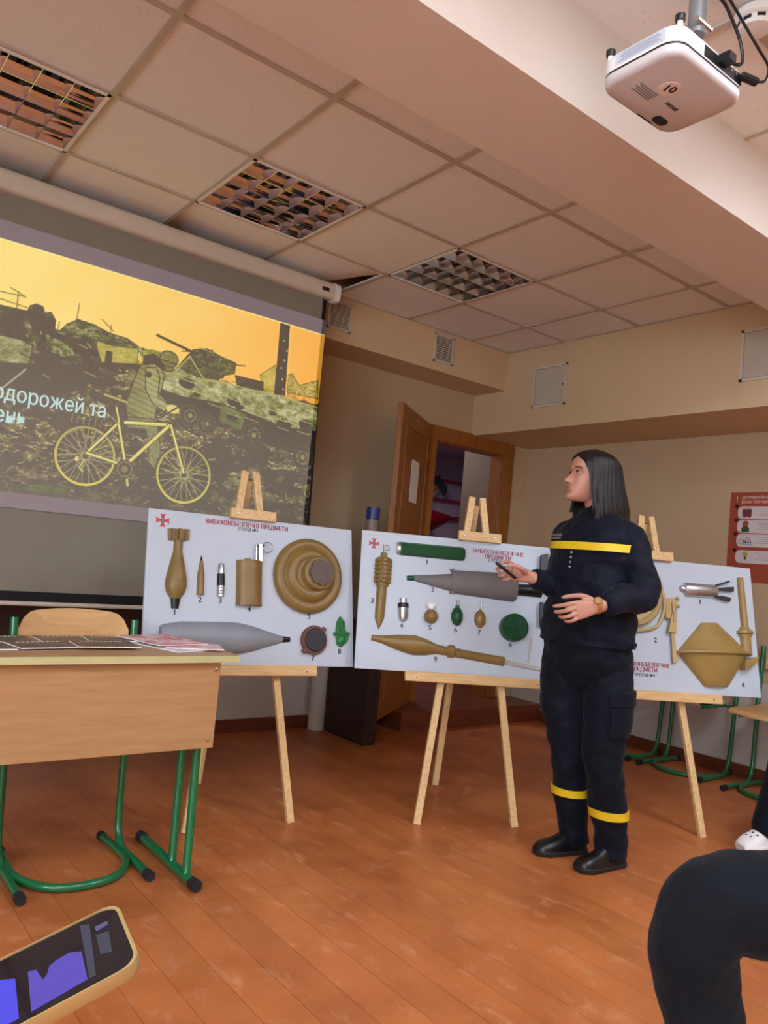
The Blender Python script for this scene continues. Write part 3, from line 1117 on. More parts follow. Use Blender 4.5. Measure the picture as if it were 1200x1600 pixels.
def circ(c, r, w=None, soft=.002, ax=1.0):
    d = np.hypot((X - c[0]) / ax, Z - c[1])
    if w is None:
        return np.clip((r + soft - d) / soft, 0, 1)
    return np.clip((w / 2 + soft - np.abs(d - r)) / soft, 0, 1)


n1 = fbm(6, 1)
n2 = fbm(22, 9, 1.6)
n3 = fbm(60, 20, 2.2, 3)
n4 = fbm(14, 33, 3.0)
# ground: churned earth, darker hollows, pale litter
n5 = fbm(34, 51, 1.3, 4)
n6 = fbm(9, 61, 2.4, 4)
g0 = c3(106, 92, 80) + (n2 - .5)[..., None] * 90 + (n6 - .5)[..., None] * 70
gy = np.clip((n5 * .55 + n6 * .45 - .50) / .12, 0, 1)[..., None]
g0 = g0 * (1 - gy * .6) + c3(152, 144, 98) * gy * .6
hl_ = np.clip((n3 - .60) / .08, 0, 1)[..., None] * np.clip((n6 - .42) / .15, 0, 1)[..., None]
g0 = g0 * (1 - hl_ * .8) + c3(212, 204, 146) * hl_ * .8
img[:] = g0
dk = np.clip((1.60 - Z) / .25, 0, 1)[..., None] * .5
img[:] = img * (1 - dk) + (c3(104, 90, 84) + (n5 - .5)[..., None] * 90) * dk
for k_ in range(90):
    x_ = -.3 + 1.9 * rng.rand()
    z_ = 1.32 + .45 * rng.rand()
    l_ = .01 + .035 * rng.rand()
    put(seg((x_, z_), (x_ + l_, z_ + .012 * rng.randn()), .003), c3(196, 186, 128) if k_ % 2 else c3(72, 60, 54), .75)
sky = np.clip((Z - (2.02 + (n4 - .5) * .05)) / .02, 0, 1)
sx = np.clip((X + .2) / 1.75, 0, 1)[..., None] ** 1.3
skc = c3(255, 228, 142) * (1 - sx) + c3(255, 188, 104) * sx
skc = skc - np.clip((2.2 - Z) / .3, 0, 1)[..., None] * c3(0, 6, 18) * sx + (n1 - .5)[..., None] * c3(4, 10, 16)
put(sky, skc)
P_ = PIC


def solid(poly, col, amp2=60, amp3=60, amp5=0, edge=True):
    m_ = inpoly(poly)
    put(m_, c3(*col) + (n2 - .5)[..., None] * amp2 + (n3 - .5)[..., None] * amp3 + (n5 - .5)[..., None] * amp5)
    if edge:
        for a_, b_ in zip(poly, poly[1:] + poly[:1]):
            put(seg(a_, b_, .0035), c3(*col) * .62, .7)


put(inpoly([(.95, 2.0), (1.2, 2.03), (1.7, 2.01), (1.7, 1.93), (.9, 1.9)]), c3(176, 160, 96) + (n3 - .5)[..., None] * 150)
solid(P_['ruin'], (128, 126, 84), 60, 150)
solid(P_['bld'], (190, 178, 104), 30, 40)
b0 = P_['bld']
bx_, bz_ = b0[0][0] + .05, b0[0][1] - .06
put(inpoly([(bx_, bz_ + .025), (bx_ + .035, bz_ + .025), (bx_ + .035, bz_ - .035), (bx_, bz_ - .035)]), c3(110, 102, 64))
put(inpoly(P_['fence']), c3(168, 160, 96) + (n3 - .5)[..., None] * 160)
solid(P_['house'], (206, 184, 108), 60, 0)
solid(P_['house2'], (190, 168, 100), 0, 120)
for k_ in range(70):
    x_ = -.25 + 1.85 * rng.rand()
    z_ = 2.03 + .05 * rng.rand()
    put(seg((x_, z_ - .03), (x_ + .02 * rng.randn(), z_ + .04 * rng.rand()), .002), c3(176, 150, 80), .55)
# left wreck
solid(P_['lveh'], (98, 92, 66), 110, 70, 90)
solid(P_['lpatch'], (156, 154, 114), 90, 60, 60)
solid(P_['lpatch2'], (136, 136, 90), 60, 160)
solid(P_['lunder'], (84, 70, 68), 30, 20)
for (cx_, cz_, r_) in ((.03, 2.115, .042), (.075, 2.098, .034)):
    put(circ((cx_, cz_), r_, ax=.85), c3(66, 66, 50))
    put(circ((cx_ + .008, cz_ + .008), r_ * .6, ax=.8), c3(96, 94, 68))
for k_ in range(26):
    x_ = -.2 + .5 * rng.rand()
    z_ = 1.86 + .22 * rng.rand()
    put(seg((x_, z_), (x_ + .06 * rng.rand(), z_ - .02 * rng.rand()), .004), c3(190, 184, 130) if k_ % 3 == 0 else c3(62, 56, 46), .8)
# right wreck
solid(P_['lower'], (84, 70, 70), 40, 20)
solid(P_['hull'], (168, 164, 120), 100, 60, 80)
solid(P_['skirt'], (132, 134, 96), 50, 20)
solid(P_['turret'], (122, 116, 76), 40, 90)
tp_ = P_['turret']
for k_ in range(14):
    a_ = tp_[rng.randint(len(tp_))]
    put(seg((a_[0], a_[1] - .01), (a_[0] + .05 * rng.randn(), a_[1] - .03 * rng.rand()), .004), c3(66, 58, 44) if k_ % 2 else c3(186, 178, 116), .85)
solid(P_['box'], (100, 98, 66), 0, 100)
hp_ = P_['hull']
for k_ in range(16):
    x_ = .78 + .78 * rng.rand()
    z_ = 2.02 - (x_ - .75) * .14 - .13 * rng.rand()
    w_2 = .010 + .022 * rng.rand()
    put(circ((x_, z_), w_2, ax=1.6), c3(84, 76, 58), .75)
    put(seg((x_ - .03, z_ + .018), (x_ + .05, z_ + .008), .004), c3(208, 200, 140), .7)
for a_, b_ in zip(hp_[:9], hp_[1:9]):
    put(seg(a_, b_, .005), c3(206, 196, 130), .8)
put(seg(*P_['gun'], .012), c3(116, 92, 52))
put(seg(*P_['gun'], .005), c3(84, 70, 44))
for c_, e_ in P_['wheels']:
    r_ = e_[0] - c_[0]
    put(circ(c_, r_), c3(58, 48, 46))
    put(circ(c_, r_ * .95, .005), c3(142, 136, 98), .8)
    put(circ(c_, r_ * .70), c3(128, 122, 92) + (n3 - .5)[..., None] * 90)
    put(circ(c_, r_ * .70, .006), c3(70, 60, 52))
    put(circ(c_, r_ * .38), c3(84, 76, 60))
    put(circ(c_, r_ * .2), c3(160, 154, 112))
solid(P_['pole'], (108, 96, 82), 30, 0)
put(seg((P_['pole'][1][0] + .012, 2.43), (P_['pole'][2][0] + .010, 2.03), .003), c3(255, 214, 130), .8)
for k_ in range(9):
    q_ = P_['pole']
    put(circ((q_[0][0] + .03 + .03 * rng.rand(), 2.35 - k_ * .055 - .02 * rng.rand()), .005), c3(196, 190, 140))
for p_, q_ in P_['lines']:
    put(seg(p_, q_, .003), c3(120, 112, 70), .8)
put(seg(*P_['pipe'], .006), c3(186, 176, 150))
solid(P_['log'], (116, 120, 86), 0, 60)
# the walking figure
sh_ = np.clip((X - .50) / .22, 0, 1)[..., None]
solid(P_['legs'], (146, 142, 106), 50, 20)
quilt = (np.sin((Z + X * .25) * 230) > .86).astype(float)[..., None] * -30
put(inpoly(P_['jacket']), c3(150, 144, 104) + sh_ * c3(34, 34, 18) + quilt + (n2 - .5)[..., None] * 30)
put(inpoly(P_['sleeve']), c3(176, 170, 124) + quilt + (n2 - .5)[..., None] * 24)
for poly in (P_['jacket'], P_['sleeve']):
    for a_, b_ in zip(poly, poly[1:] + poly[:1]):
        put(seg(a_, b_, .0035), c3(84, 78, 56), .75)
put(circ((P_['sleeve'][0][0] + .02, P_['sleeve'][0][1] - .03), .014), c3(78, 72, 54))
solid(P_['hood'], (104, 90, 62), 40, 30)
solid(P_['face'], (150, 136, 92), 0, 0)
hc, hx, ht = P_['hat']
put(circ(hc, abs(ht[1] - hc[1]) * 1.05, ax=abs(hx[0] - hc[0]) / abs(ht[1] - hc[1])), c3(146, 142, 96) + (n3 - .5)[..., None] * 50)
put(circ(hc, abs(ht[1] - hc[1]) * 1.05, .003, ax=abs(hx[0] - hc[0]) / abs(ht[1] - hc[1])), c3(96, 88, 60), .8)
put(seg((hc[0] - .035, hc[1] - .012), (hc[0] + .04, hc[1] - .018), .006), c3(104, 96, 64), .8)
q_ = P_['hand']
put(circ(q_[0], abs(q_[2][1] - q_[0][1]), ax=1.6), c3(222, 206, 128))
# bicycle
for key in ('rw', 'fw'):
    c_, a_, b_, t_, l_ = P_[key]
    r_ = (abs(a_[0] - b_[0]) / 2 + abs(t_[1] - l_[1]) / 2) / 2
    cc = ((a_[0] + b_[0]) / 2, (t_[1] + l_[1]) / 2)
    put(circ(cc, r_ * .94), img * .8 + c3(10, 8, 6), .7)
    for k_ in range(26):
        an = 2 * PI * k_ / 26 + .1
        off = .012 * (1 if k_ % 2 else -1)
        put(seg((cc[0] + off * math.sin(an), cc[1] - off * math.cos(an)), (cc[0] + r_ * .93 * math.cos(an), cc[1] + r_ * .93 * math.sin(an)), .0016), c3(196, 188, 140), .8)
    put(circ(cc, r_ * .995, .010), c3(72, 62, 48))
    low = np.clip((cc[1] - Z) / r_ * .5 + .5, 0, 1)[..., None]
    put(circ(cc, r_ * .945, .010), c3(176, 164, 104) * (1 - low) + c3(222, 204, 112) * low)
    put(circ(cc, .014), c3(110, 98, 72))
for k_, (p_, q_) in enumerate(P_['frame']):
    put(seg(p_, q_, .022 if k_ in (3, 4) else .016 if k_ != 6 else .010), c3(96, 86, 58))
    put(seg(p_, q_, .015 if k_ in (3, 4) else .010 if k_ != 6 else .006), c3(216, 200, 120))
    put(seg((p_[0], p_[1] + .003), (q_[0], q_[1] + .003), .004), c3(240, 226, 150), .7)
for p_, q_ in P_['dark']:
    put(seg(p_, q_, .006), c3(84, 72, 56))
rk = P_['dark'][0]
for k_ in range(7):
    x_ = rk[0][0] + (rk[1][0] - rk[0][0]) * k_ / 6
    z_ = rk[0][1] + (rk[1][1] - rk[0][1]) * k_ / 6
    put(seg((x_, z_), (x_ - .004, z_ - .035), .0025), c3(190, 180, 126), .7)
put(seg(*P_['dark'][4], .010), c3(206, 190, 120))
put(seg(*P_['saddle'], .016), c3(96, 84, 58))
put(seg(*P_['saddle'], .010), c3(190, 176, 110))
c_, e_ = P_['crank']
put(circ(c_, abs(e_[0] - c_[0])), c3(62, 52, 46))
put(circ(c_, abs(e_[0] - c_[0]) * .8, .004), c3(160, 150, 108))
put(circ(c_, abs(e_[0] - c_[0]) * .35), c3(150, 140, 100))
rc_ = P_['rw'][0]
put(circ((rc_[0] - .035, rc_[1] - .02), .012, ax=.7), c3(224, 206, 120))
put(seg((rc_[0], rc_[1] - .02), (rc_[0] - .02, rc_[1] - .06), .006), c3(200, 190, 130))
put(seg((rc_[0] - .02, rc_[1] - .06), (rc_[0], rc_[1] - .075), .006), c3(200, 190, 130))
# projector spill around the image, painted as a faint grey glow
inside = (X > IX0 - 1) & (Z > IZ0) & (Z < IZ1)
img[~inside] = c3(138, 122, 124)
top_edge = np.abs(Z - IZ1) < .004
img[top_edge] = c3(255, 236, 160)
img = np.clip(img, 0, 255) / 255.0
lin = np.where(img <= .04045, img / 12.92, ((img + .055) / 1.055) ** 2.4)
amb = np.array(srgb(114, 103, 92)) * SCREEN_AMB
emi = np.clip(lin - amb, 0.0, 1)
# the painted glow is dimmed over the black border cloth on the right
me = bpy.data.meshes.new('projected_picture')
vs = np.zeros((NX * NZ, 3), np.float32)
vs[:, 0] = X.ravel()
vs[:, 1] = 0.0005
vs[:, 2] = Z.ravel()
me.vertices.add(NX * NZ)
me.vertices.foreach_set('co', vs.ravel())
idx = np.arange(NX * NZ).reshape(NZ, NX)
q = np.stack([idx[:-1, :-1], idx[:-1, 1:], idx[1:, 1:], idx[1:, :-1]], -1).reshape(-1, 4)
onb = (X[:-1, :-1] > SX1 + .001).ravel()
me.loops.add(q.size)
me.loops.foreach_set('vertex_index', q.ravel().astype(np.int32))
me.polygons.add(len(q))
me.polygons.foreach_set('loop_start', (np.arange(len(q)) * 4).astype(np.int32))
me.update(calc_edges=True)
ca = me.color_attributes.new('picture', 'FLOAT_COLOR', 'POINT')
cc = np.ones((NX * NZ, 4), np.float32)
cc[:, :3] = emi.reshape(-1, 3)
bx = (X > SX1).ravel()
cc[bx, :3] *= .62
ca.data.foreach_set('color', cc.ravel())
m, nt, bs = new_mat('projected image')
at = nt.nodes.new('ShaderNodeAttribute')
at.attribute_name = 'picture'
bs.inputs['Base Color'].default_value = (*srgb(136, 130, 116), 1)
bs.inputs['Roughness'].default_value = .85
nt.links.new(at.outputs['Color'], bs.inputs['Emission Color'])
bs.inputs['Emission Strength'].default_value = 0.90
me.materials.append(m)
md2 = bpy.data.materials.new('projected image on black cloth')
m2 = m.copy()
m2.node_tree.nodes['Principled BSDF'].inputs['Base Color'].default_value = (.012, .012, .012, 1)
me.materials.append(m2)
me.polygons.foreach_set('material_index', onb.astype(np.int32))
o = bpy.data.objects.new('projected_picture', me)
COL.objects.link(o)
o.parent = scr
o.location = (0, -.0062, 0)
M['slidetext'] = emit('pale blue projected letters', srgb(206, 232, 226), .78)  # letters glow by themselves in place of projector light
text('велоподорожей та', .1, 'slide_lettering', 'slidetext', scr, (.391, -.008, 1.752), (PI / 2, 0, 0), 'RIGHT', width=.735, extrude=.0004, bold=.001)
text('день', .1, 'slide_lettering', 'slidetext', scr, (.035, -.008, 1.650), (PI / 2, 0, 0), 'RIGHT', width=.185, extrude=.0004, bold=.001)


# ================================================================== DISPLAY BOARDS AND EASELS
FRAMES = [{'O': [0.393, 0.7248, 0.6458], 'yaw': -0.1326}, {'O': [1.326, 0.54, 0.6506], 'yaw': -0.4937}, {'O': [2.2209, -0.0273, 0.6414], 'yaw': -0.4668}]
W = 0.978148072159738
H_BOARD = 0.6540722484342829
TILT = 0.2194385231257418
B1 = {'emblem': (0.0611, 0.6063), 'mortar': {'a': [0.1316, 0.5244], 'b': [0.1279, 0.2735], 'p': [(0.0, 0.0195), (0.0474, 0.0194), (0.1023, 0.0325), (0.1567, 0.0432), (0.1953, 0.0461), (0.2222, 0.0399), (0.2505, 0.0214)]}, 'mortar_tip': {'a': [0.1293, 0.2766], 'b': [0.1289, 0.2332], 'p': [(0.0, 0.0214), (0.0434, 0.0153)]}, 'mortar_tail': [(0.0828, 0.5712), (0.1753, 0.5765), (0.1749, 0.5267), (0.0867, 0.5218)], 'bullet': {'a': [0.2354, 0.4474], 'b': [0.2345, 0.2962], 'p': [(0.0, 0.0056), (0.0159, 0.0088), (0.0436, 0.012), (0.0555, 0.0152), (0.1511, 0.0166)]}, 'bullet_tip': {'a': [0.2355, 0.4673], 'b': [0.2347, 0.4441], 'p': [(0.0, 0.0016), (0.0231, 0.0064)]}, 'cap_top': {'a': [0.3243, 0.439], 'b': [0.3241, 0.3925], 'p': [(0.0, 0.0115), (0.008, 0.014), (0.0465, 0.0164)]}, 'cap_band': {'a': [0.3241, 0.3925], 'b': [0.3248, 0.3407], 'p': [(0.0, 0.0172), (0.0518, 0.0172)]}, 'cap_bot': {'a': [0.3248, 0.3407], 'b': [0.3246, 0.2948], 'p': [(0.0, 0.0163), (0.0459, 0.0171)]}, 'can': {'a': [0.4532, 0.4587], 'b': [0.4549, 0.2601], 'p': [(0.0, 0.06), (0.1986, 0.0591)]}, 'lever': [(0.4801, 0.5355), (0.5063, 0.5353), (0.5059, 0.4587), (0.4816, 0.4584)], 'ring': [(0.5328, 0.5259), (0.5566, 0.528)], 'disk': [(0.7389, 0.4109), (0.9127, 0.42), (0.8405, 0.4307), (0.7771, 0.428), (0.8415, 0.4307)], 'shell': {'a': [0.0689, 0.115], 'b': [0.6154, 0.1179], 'p': [(0.0, 0.0443), (0.0149, 0.0532), (0.0903, 0.0658), (0.3113, 0.0697), (0.3524, 0.0654), (0.4108, 0.0534), (0.4788, 0.0333), (0.5464, 0.0144)]}, 'shell_tip': {'a': [0.6154, 0.1179], 'b': [0.6524, 0.118], 'p': [(0.0, 0.0144), (0.037, 0.0113)]}, 'puck': [(0.7676, 0.1177), (0.8323, 0.1193), (0.8204, 0.1703), (0.7151, 0.0637)], 'petal': [(0.906, 0.2331), (0.9297, 0.206), (0.9312, 0.1655), (0.9532, 0.1543), (0.9382, 0.1135), (0.9093, 0.0878), (0.8857, 0.1023), (0.8832, 0.1372), (0.8672, 0.1476), (0.8834, 0.1623), (0.8876, 0.2045)], 'nums': [('1', 0.1289, 0.2158), ('2', 0.2344, 0.2759), ('3', 0.3252, 0.2751), ('4', 0.4577, 0.2443), ('5', 0.7484, 0.2242), ('7', 0.7676, 0.0362), ('8', 0.9043, 0.0686)], 'title': [(0.2503, 0.6207), (0.6394, 0.6244)], 'sub': [(0.3995, 0.6022), (0.492, 0.6021)], 'clamp': [(0.3543, 0.6734), (0.5753, 0.6678), (0.3536, 0.6984), (0.4203, 0.8909), (0.482, 0.8998)], 'ledge': [(0.3349, 0.0063), (0.7785, 0.0104), (0.7785, -0.0363), (0.3365, -0.045)]}
B2 = {'emblem': (0.0599, 0.5927), 'stick_head': {'a': [0.1103, 0.5251], 'b': [0.1086, 0.3869], 'p': [(0.0, 0.0317), (0.0106, 0.037), (0.1101, 0.0367), (0.1379, 0.0297)]}, 'stick_cap': {'a': [0.1109, 0.5492], 'b': [0.1104, 0.5234], 'p': [(0.0, 0.0159), (0.0258, 0.0176)]}, 'stick_handle': {'a': [0.1085, 0.3887], 'b': [0.1028, 0.1825], 'p': [(0.0, 0.0244), (0.1548, 0.0224), (0.2056, 0.0009)]}, 'hook': [(0.1043, 0.5915), (0.1066, 0.547), (0.1238, 0.5736), (0.1327, 0.5745)], 'bar': {'a': [0.1842, 0.5793], 'b': [0.5097, 0.5796], 'p': [(0.0, 0.0333), (0.3113, 0.0347), (0.3242, 0.0311)]}, 'bar_end': {'a': [0.1708, 0.5789], 'b': [0.1868, 0.5795], 'p': [(0.0, 0.0305), (0.016, 0.0332)]}, 'rocket_tip': {'a': [0.2269, 0.4381], 'b': [0.2624, 0.4403], 'p': [(0.0, 0.0114), (0.0355, 0.0132)]}, 'rocket_cone': {'a': [0.2624, 0.4403], 'b': [0.4539, 0.4336], 'p': [(0.0, 0.0133), (0.192, 0.0447)]}, 'rocket_body': {'a': [0.4447, 0.439], 'b': [0.7708, 0.4352], 'p': [(0.0, 0.0535), (0.0108, 0.0571), (0.3152, 0.0707), (0.3263, 0.0635)]}, 'rocket_tail': {'a': [0.7708, 0.4262], 'b': [0.9019, 0.4298], 'p': [(0.0, 0.0271), (0.1309, 0.0327)]}, 'fins': [(0.8934, 0.6055), (0.9346, 0.6186), (0.9332, 0.4487), (0.8879, 0.4449), (0.8894, 0.3731), (0.9325, 0.3675), (0.9241, 0.2558), (0.8869, 0.2619)], 'caps': {'a': [0.2145, 0.3383], 'b': [0.2177, 0.225], 'p': [(0.0, 0.0176), (0.0242, 0.0176), (0.0277, 0.0246), (0.086, 0.0253), (0.1031, 0.0192), (0.1133, 0.0026)]}, 'caps_band': {'a': [0.2146, 0.3158], 'b': [0.2156, 0.2925], 'p': [(0.0, 0.0263), (0.0232, 0.0263)]}, 'ball': [(0.3498, 0.2624), (0.3852, 0.2651)], 'ballcap': [(0.3472, 0.3141), (0.3747, 0.3163)], 'nade1': [(0.4779, 0.2722), (0.5084, 0.2745), (0.4791, 0.223)], 'lev1': [(0.4715, 0.3485), (0.4841, 0.3495), (0.4849, 0.3163), (0.4723, 0.3153)], 'nade2': [(0.5915, 0.2678), (0.6205, 0.27), (0.5923, 0.2227)], 'lev2': [(0.5847, 0.3488), (0.5984, 0.3498), (0.599, 0.3121), (0.5853, 0.311)], 'disk': [(0.7559, 0.2373), (0.823, 0.2422)], 'rpg': {'a': [0.0722, 0.1442], 'b': [0.7132, 0.0757], 'p': [(0.0, 0.0134), (0.0298, 0.016), (0.0512, 0.0185), (0.1197, 0.0354), (0.2016, 0.0474), (0.2579, 0.039), (0.3101, 0.0238), (0.345, 0.0204), (0.6454, 0.0224)]}, 'rpg_boss': {'a': [0.4316, 0.1086], 'b': [0.4759, 0.1032], 'p': [(0.0, 0.0205), (0.0105, 0.0307), (0.0333, 0.0307), (0.0438, 0.0205)]}, 'rod': {'a': [0.7132, 0.074], 'b': [0.9088, 0.0491], 'p': [(0.0, 0.0112), (0.1967, 0.0113)]}, 'fin': [(0.8451, 0.2063), (0.8552, 0.1895), (0.8357, 0.0761), (0.8293, 0.0799)], 'nums': [('1', 0.3228, 0.5238), ('2', 0.3561, 0.3918), ('3', 0.0662, 0.316), ('4', 0.2115, 0.2075), ('5', 0.349, 0.2091), ('6', 0.4742, 0.2071), ('7', 0.5908, 0.2044), ('8', 0.7462, 0.1559), ('9', 0.3811, 0.0632)], 'title': [(0.5535, 0.6018), (0.8108, 0.6026)], 'title2': [(0.6142, 0.5773), (0.7487, 0.5785)], 'sub': [(0.6312, 0.5588), (0.7375, 0.5592)], 'clamp': [(0.473, 0.6538), (0.6898, 0.656), (0.4719, 0.6997), (0.5593, 0.8945), (0.5972, 0.8957)], 'ledge': [(0.2549, 0.0051), (0.9496, 0.0023)]}
B3 = {'flare': {'a': [0.5857, 0.5123], 'b': [0.7626, 0.5156], 'p': [(0.0, 0.0319), (0.0086, 0.0366), (0.1692, 0.0356), (0.1765, 0.0336)]}, 'flare_nose': {'a': [0.5596, 0.5167], 'b': [0.5894, 0.5139], 'p': [(0.0, 0.0054), (0.007, 0.0163), (0.0294, 0.0204)]}, 'fl_f': [(0.7504, 0.5455), (0.7918, 0.5602), (0.8371, 0.5759), (0.8401, 0.5682), (0.7949, 0.5538), (0.7572, 0.5395)], 'fl_f2': [(0.7601, 0.5298), (0.812, 0.5394), (0.8601, 0.5446), (0.8581, 0.5213), (0.8103, 0.5194), (0.7666, 0.5205)], 'fl_f3': [(0.7462, 0.4926), (0.7935, 0.4931), (0.8404, 0.487), (0.8313, 0.4666), (0.7846, 0.474), (0.7454, 0.4827)], 'loop': [(0.4667, 0.4478), (0.4131, 0.5925), (0.2524, 0.6046), (0.1199, 0.5671), (0.0742, 0.417), (0.1108, 0.3012), (0.2382, 0.2793), (0.3829, 0.2988), (0.4408, 0.3407)], 'disc': [(0.2592, 0.4442), (0.444, 0.4557), (0.2527, 0.2989)], 'bracket': [(0.472, 0.4546), (0.5398, 0.4652), (0.5401, 0.4471), (0.5307, 0.4335), (0.5403, 0.4182), (0.5237, 0.4137), (0.518, 0.3685), (0.4834, 0.3533), (0.4662, 0.3584)], 'arm': [(0.4957, 0.3828), (0.5188, 0.3814), (0.5141, 0.286), (0.4688, 0.286)], 'arm2': [(0.4919, 0.2876), (0.5106, 0.2857), (0.5153, 0.1428), (0.4924, 0.1414)], 'stub': [(0.2658, 0.2874), (0.3102, 0.2874), (0.3095, 0.273), (0.2652, 0.2749)], 'cone_up': {'a': [0.7134, 0.3521], 'b': [0.7364, 0.1951], 'p': [(0.0, 0.0472), (0.0063, 0.0487), (0.1402, 0.1915)]}, 'cone_dn': {'a': [0.7371, 0.2034], 'b': [0.7099, 0.0422], 'p': [(0.0, 0.2111), (0.0077, 0.2123), (0.0192, 0.1803), (0.1397, 0.0875), (0.1629, 0.0733)]}, 'pipe': {'a': [0.9069, 0.5965], 'b': [0.9107, 0.336], 'p': [(0.0, 0.0137), (0.2581, 0.0164)]}, 'collar': {'a': [0.9102, 0.3456], 'b': [0.9112, 0.2942], 'p': [(0.0, 0.0224), (0.0141, 0.0298), (0.0205, 0.0432), (0.0333, 0.0447), (0.0384, 0.0327), (0.0512, 0.0312)]}, 'pipe2': {'a': [0.9115, 0.2974], 'b': [0.9107, 0.2049], 'p': [(0.0, 0.0267), (0.0929, 0.0265)]}, 'pipe3': [(0.8743, 0.1774), (0.9521, 0.198), (0.9305, 0.1619), (0.8661, 0.1279)], 'nums': [('2', 0.4145, 0.246), ('3', 0.6711, 0.4554), ('4', 0.8809, 0.056)], 'title': [(0.2166, 0.1233), (0.4797, 0.1265)], 'title2': [(0.276, 0.099), (0.4152, 0.1024)], 'sub': [(0.2998, 0.075), (0.4013, 0.0736)], 'clamp': [(0.5243, 0.6768), (0.5208, 0.6489), (0.5215, 0.7003), (0.3744, 0.886), (0.4155, 0.8878)], 'ledge': [(0.2602, 0.0186), (0.7463, 0.0148), (0.7424, -0.0311)]}


def board_matrix(k):
    f = FRAMES[k]
    a = f['yaw']
    e = Vector((math.cos(a), math.sin(a), 0))
    mdir = Vector((-math.sin(a), math.cos(a), 0))
    s = mdir * math.sin(TILT) + Vector((0, 0, 1)) * math.cos(TILT)
    return frame3(f['O'], e, s, e.cross(s)), e, s


def half(mb, d, squash=.85, n=16, lift=0.0, full=False, segs=None):
    """turned body lying on the board face: axis a->b in board coordinates, half rounds outwards"""
    a = Vector((d['a'][0], d['a'][1], 0))
    c = Vector((d['b'][0], d['b'][1], 0))
    ax = (c - a).normalized()
    pr = Vector((-ax.y, ax.x, 0))
    rings = []
    for s, r in d['p']:
        o = a + ax * s
        ring = []
        if full:
            for k in range(n * 2):
                th = 2 * PI * k / (n * 2)
                ring.append(o + pr * r * math.cos(th) + Vector((0, 0, r * math.sin(th) * squash + lift)))
        else:
            for k in range(n + 1):
                th = PI * k / n
                ring.append(o + pr * r * math.cos(th) + Vector((0, 0, r * math.sin(th) * squash + lift)))
            ring.append(o - pr * r + Vector((0, 0, -.0005)))
            ring.append(o + pr * r + Vector((0, 0, -.0005)))
        rings.append(ring)
    return mb.loft(rings)


def dome(mb, c, prof, ax=(1, 1), n=40):
    """stack of rings facing the viewer: prof (radius, height off the board)"""
    rings = []
    for r, h in prof:
        r = max(r, 1e-4)
        rings.append([Vector((c[0] + r * ax[0] * math.cos(2 * PI * k / n), c[1] + r * ax[1] * math.sin(2 * PI * k / n), h)) for k in range(n)])
    return mb.loft(rings)


def emblem(parent, c, s):
    """red cross with flared arms, white edge and dark roundel"""
    M.setdefault('emred', plain('emblem red', (196, 64, 60), 0.5))
    M.setdefault('emblue', plain('emblem dark blue', (52, 60, 96), 0.5))
    b = MB()
    for k in range(4):
        R = Matrix.Rotation(PI / 2 * k, 4, 'Z')
        b.prism([(-.06 * s, .1 * s), (.06 * s, .1 * s), (.2 * s, .5 * s), (.06 * s, .43 * s), (0, .46 * s), (-.06 * s, .43 * s), (-.2 * s, .5 * s)], .0003, .0012, tr(c[0], c[1], 0) @ R)
    b.build('emblem_cross', 'emred', parent)
    b = MB()
    for k in range(8):
        R = Matrix.Rotation(PI / 4 * k + PI / 8, 4, 'Z')
        b.prism([(-.02 * s, .12 * s), (.02 * s, .12 * s), (0, .34 * s)], .0003, .001, tr(c[0], c[1], 0) @ R)
    b.build('emblem_rays', 'wline', parent)
    MB().lathe([(.15 * s, .0004), (.15 * s, .0016), (.001, .0016)], tr(c[0], c[1], 0), 24).build('emblem_roundel', 'emblue', parent)
    b = MB()
    for x in (-.05, 0, .05):
        b.box((c[0] + x * s, c[1] + (.01 if x else 0) * s, .0019), (.016 * s, .13 * s, .0006))
    b.box((c[0], c[1] - .05 * s, .0019), (.11 * s, .016 * s, .0006))
    b.build('emblem_device', 'wline', parent)


def make_board(k, label):
    Mx, e, s = board_matrix(k)
    t = thing('display_board', label, 'display board', Mx=Mx, group='display boards on easels')
    MB().box((W / 2, H_B / 2, -.008), (W, H_B, .016)).build('panel', 'board', t, bevel=.002)
    b = MB()
    for off, w in ((.018, .0022),):
        for c, sz in (((W / 2, off), (W - 2 * off, w)), ((W / 2, H_B - off), (W - 2 * off, w)), ((off, H_B / 2), (w, H_B - 2 * off)), ((W - off, H_B / 2), (w, H_B - 2 * off))):
            b.box((c[0], c[1], .0005), (sz[0], sz[1], .0014))
    b.build('border_line', 'wline', t)
    return t


def lettering(t, d, main, ts=.027):
    obs = []
    for body, key, mat, bold in main:
        (x0, y0), (x1, y1) = d[key][:2]
        sz = ts if mat == 'redink' else ts * .62
        obs.append((text(body, sz, 'lettering', mat, t, ((x0 + x1) / 2, (y0 + y1) / 2, .0012), width=abs(x1 - x0), bold=bold), mat))
    red = [o for o, m_ in obs if m_ == 'redink']
    blk = [o for o, m_ in obs if m_ != 'redink']
    for n, x, y in d['nums']:
        blk.append(text(n, .034, 'lettering', 'blackink', t, (x, y, .0012), bold=.0006))
        if n == '1':
            fo_ = MB().bar((x - .0055, y + .0072, .0013), (x - .0005, y + .0118, .0013), .0026, .0012, (0, 0, 1)).build('lettering', 'blackink', t)
            blk.append(fo_)
    join_into(red, 'title_lettering')
    join_into(blk, 'number_lettering')


H_B = H_BOARD
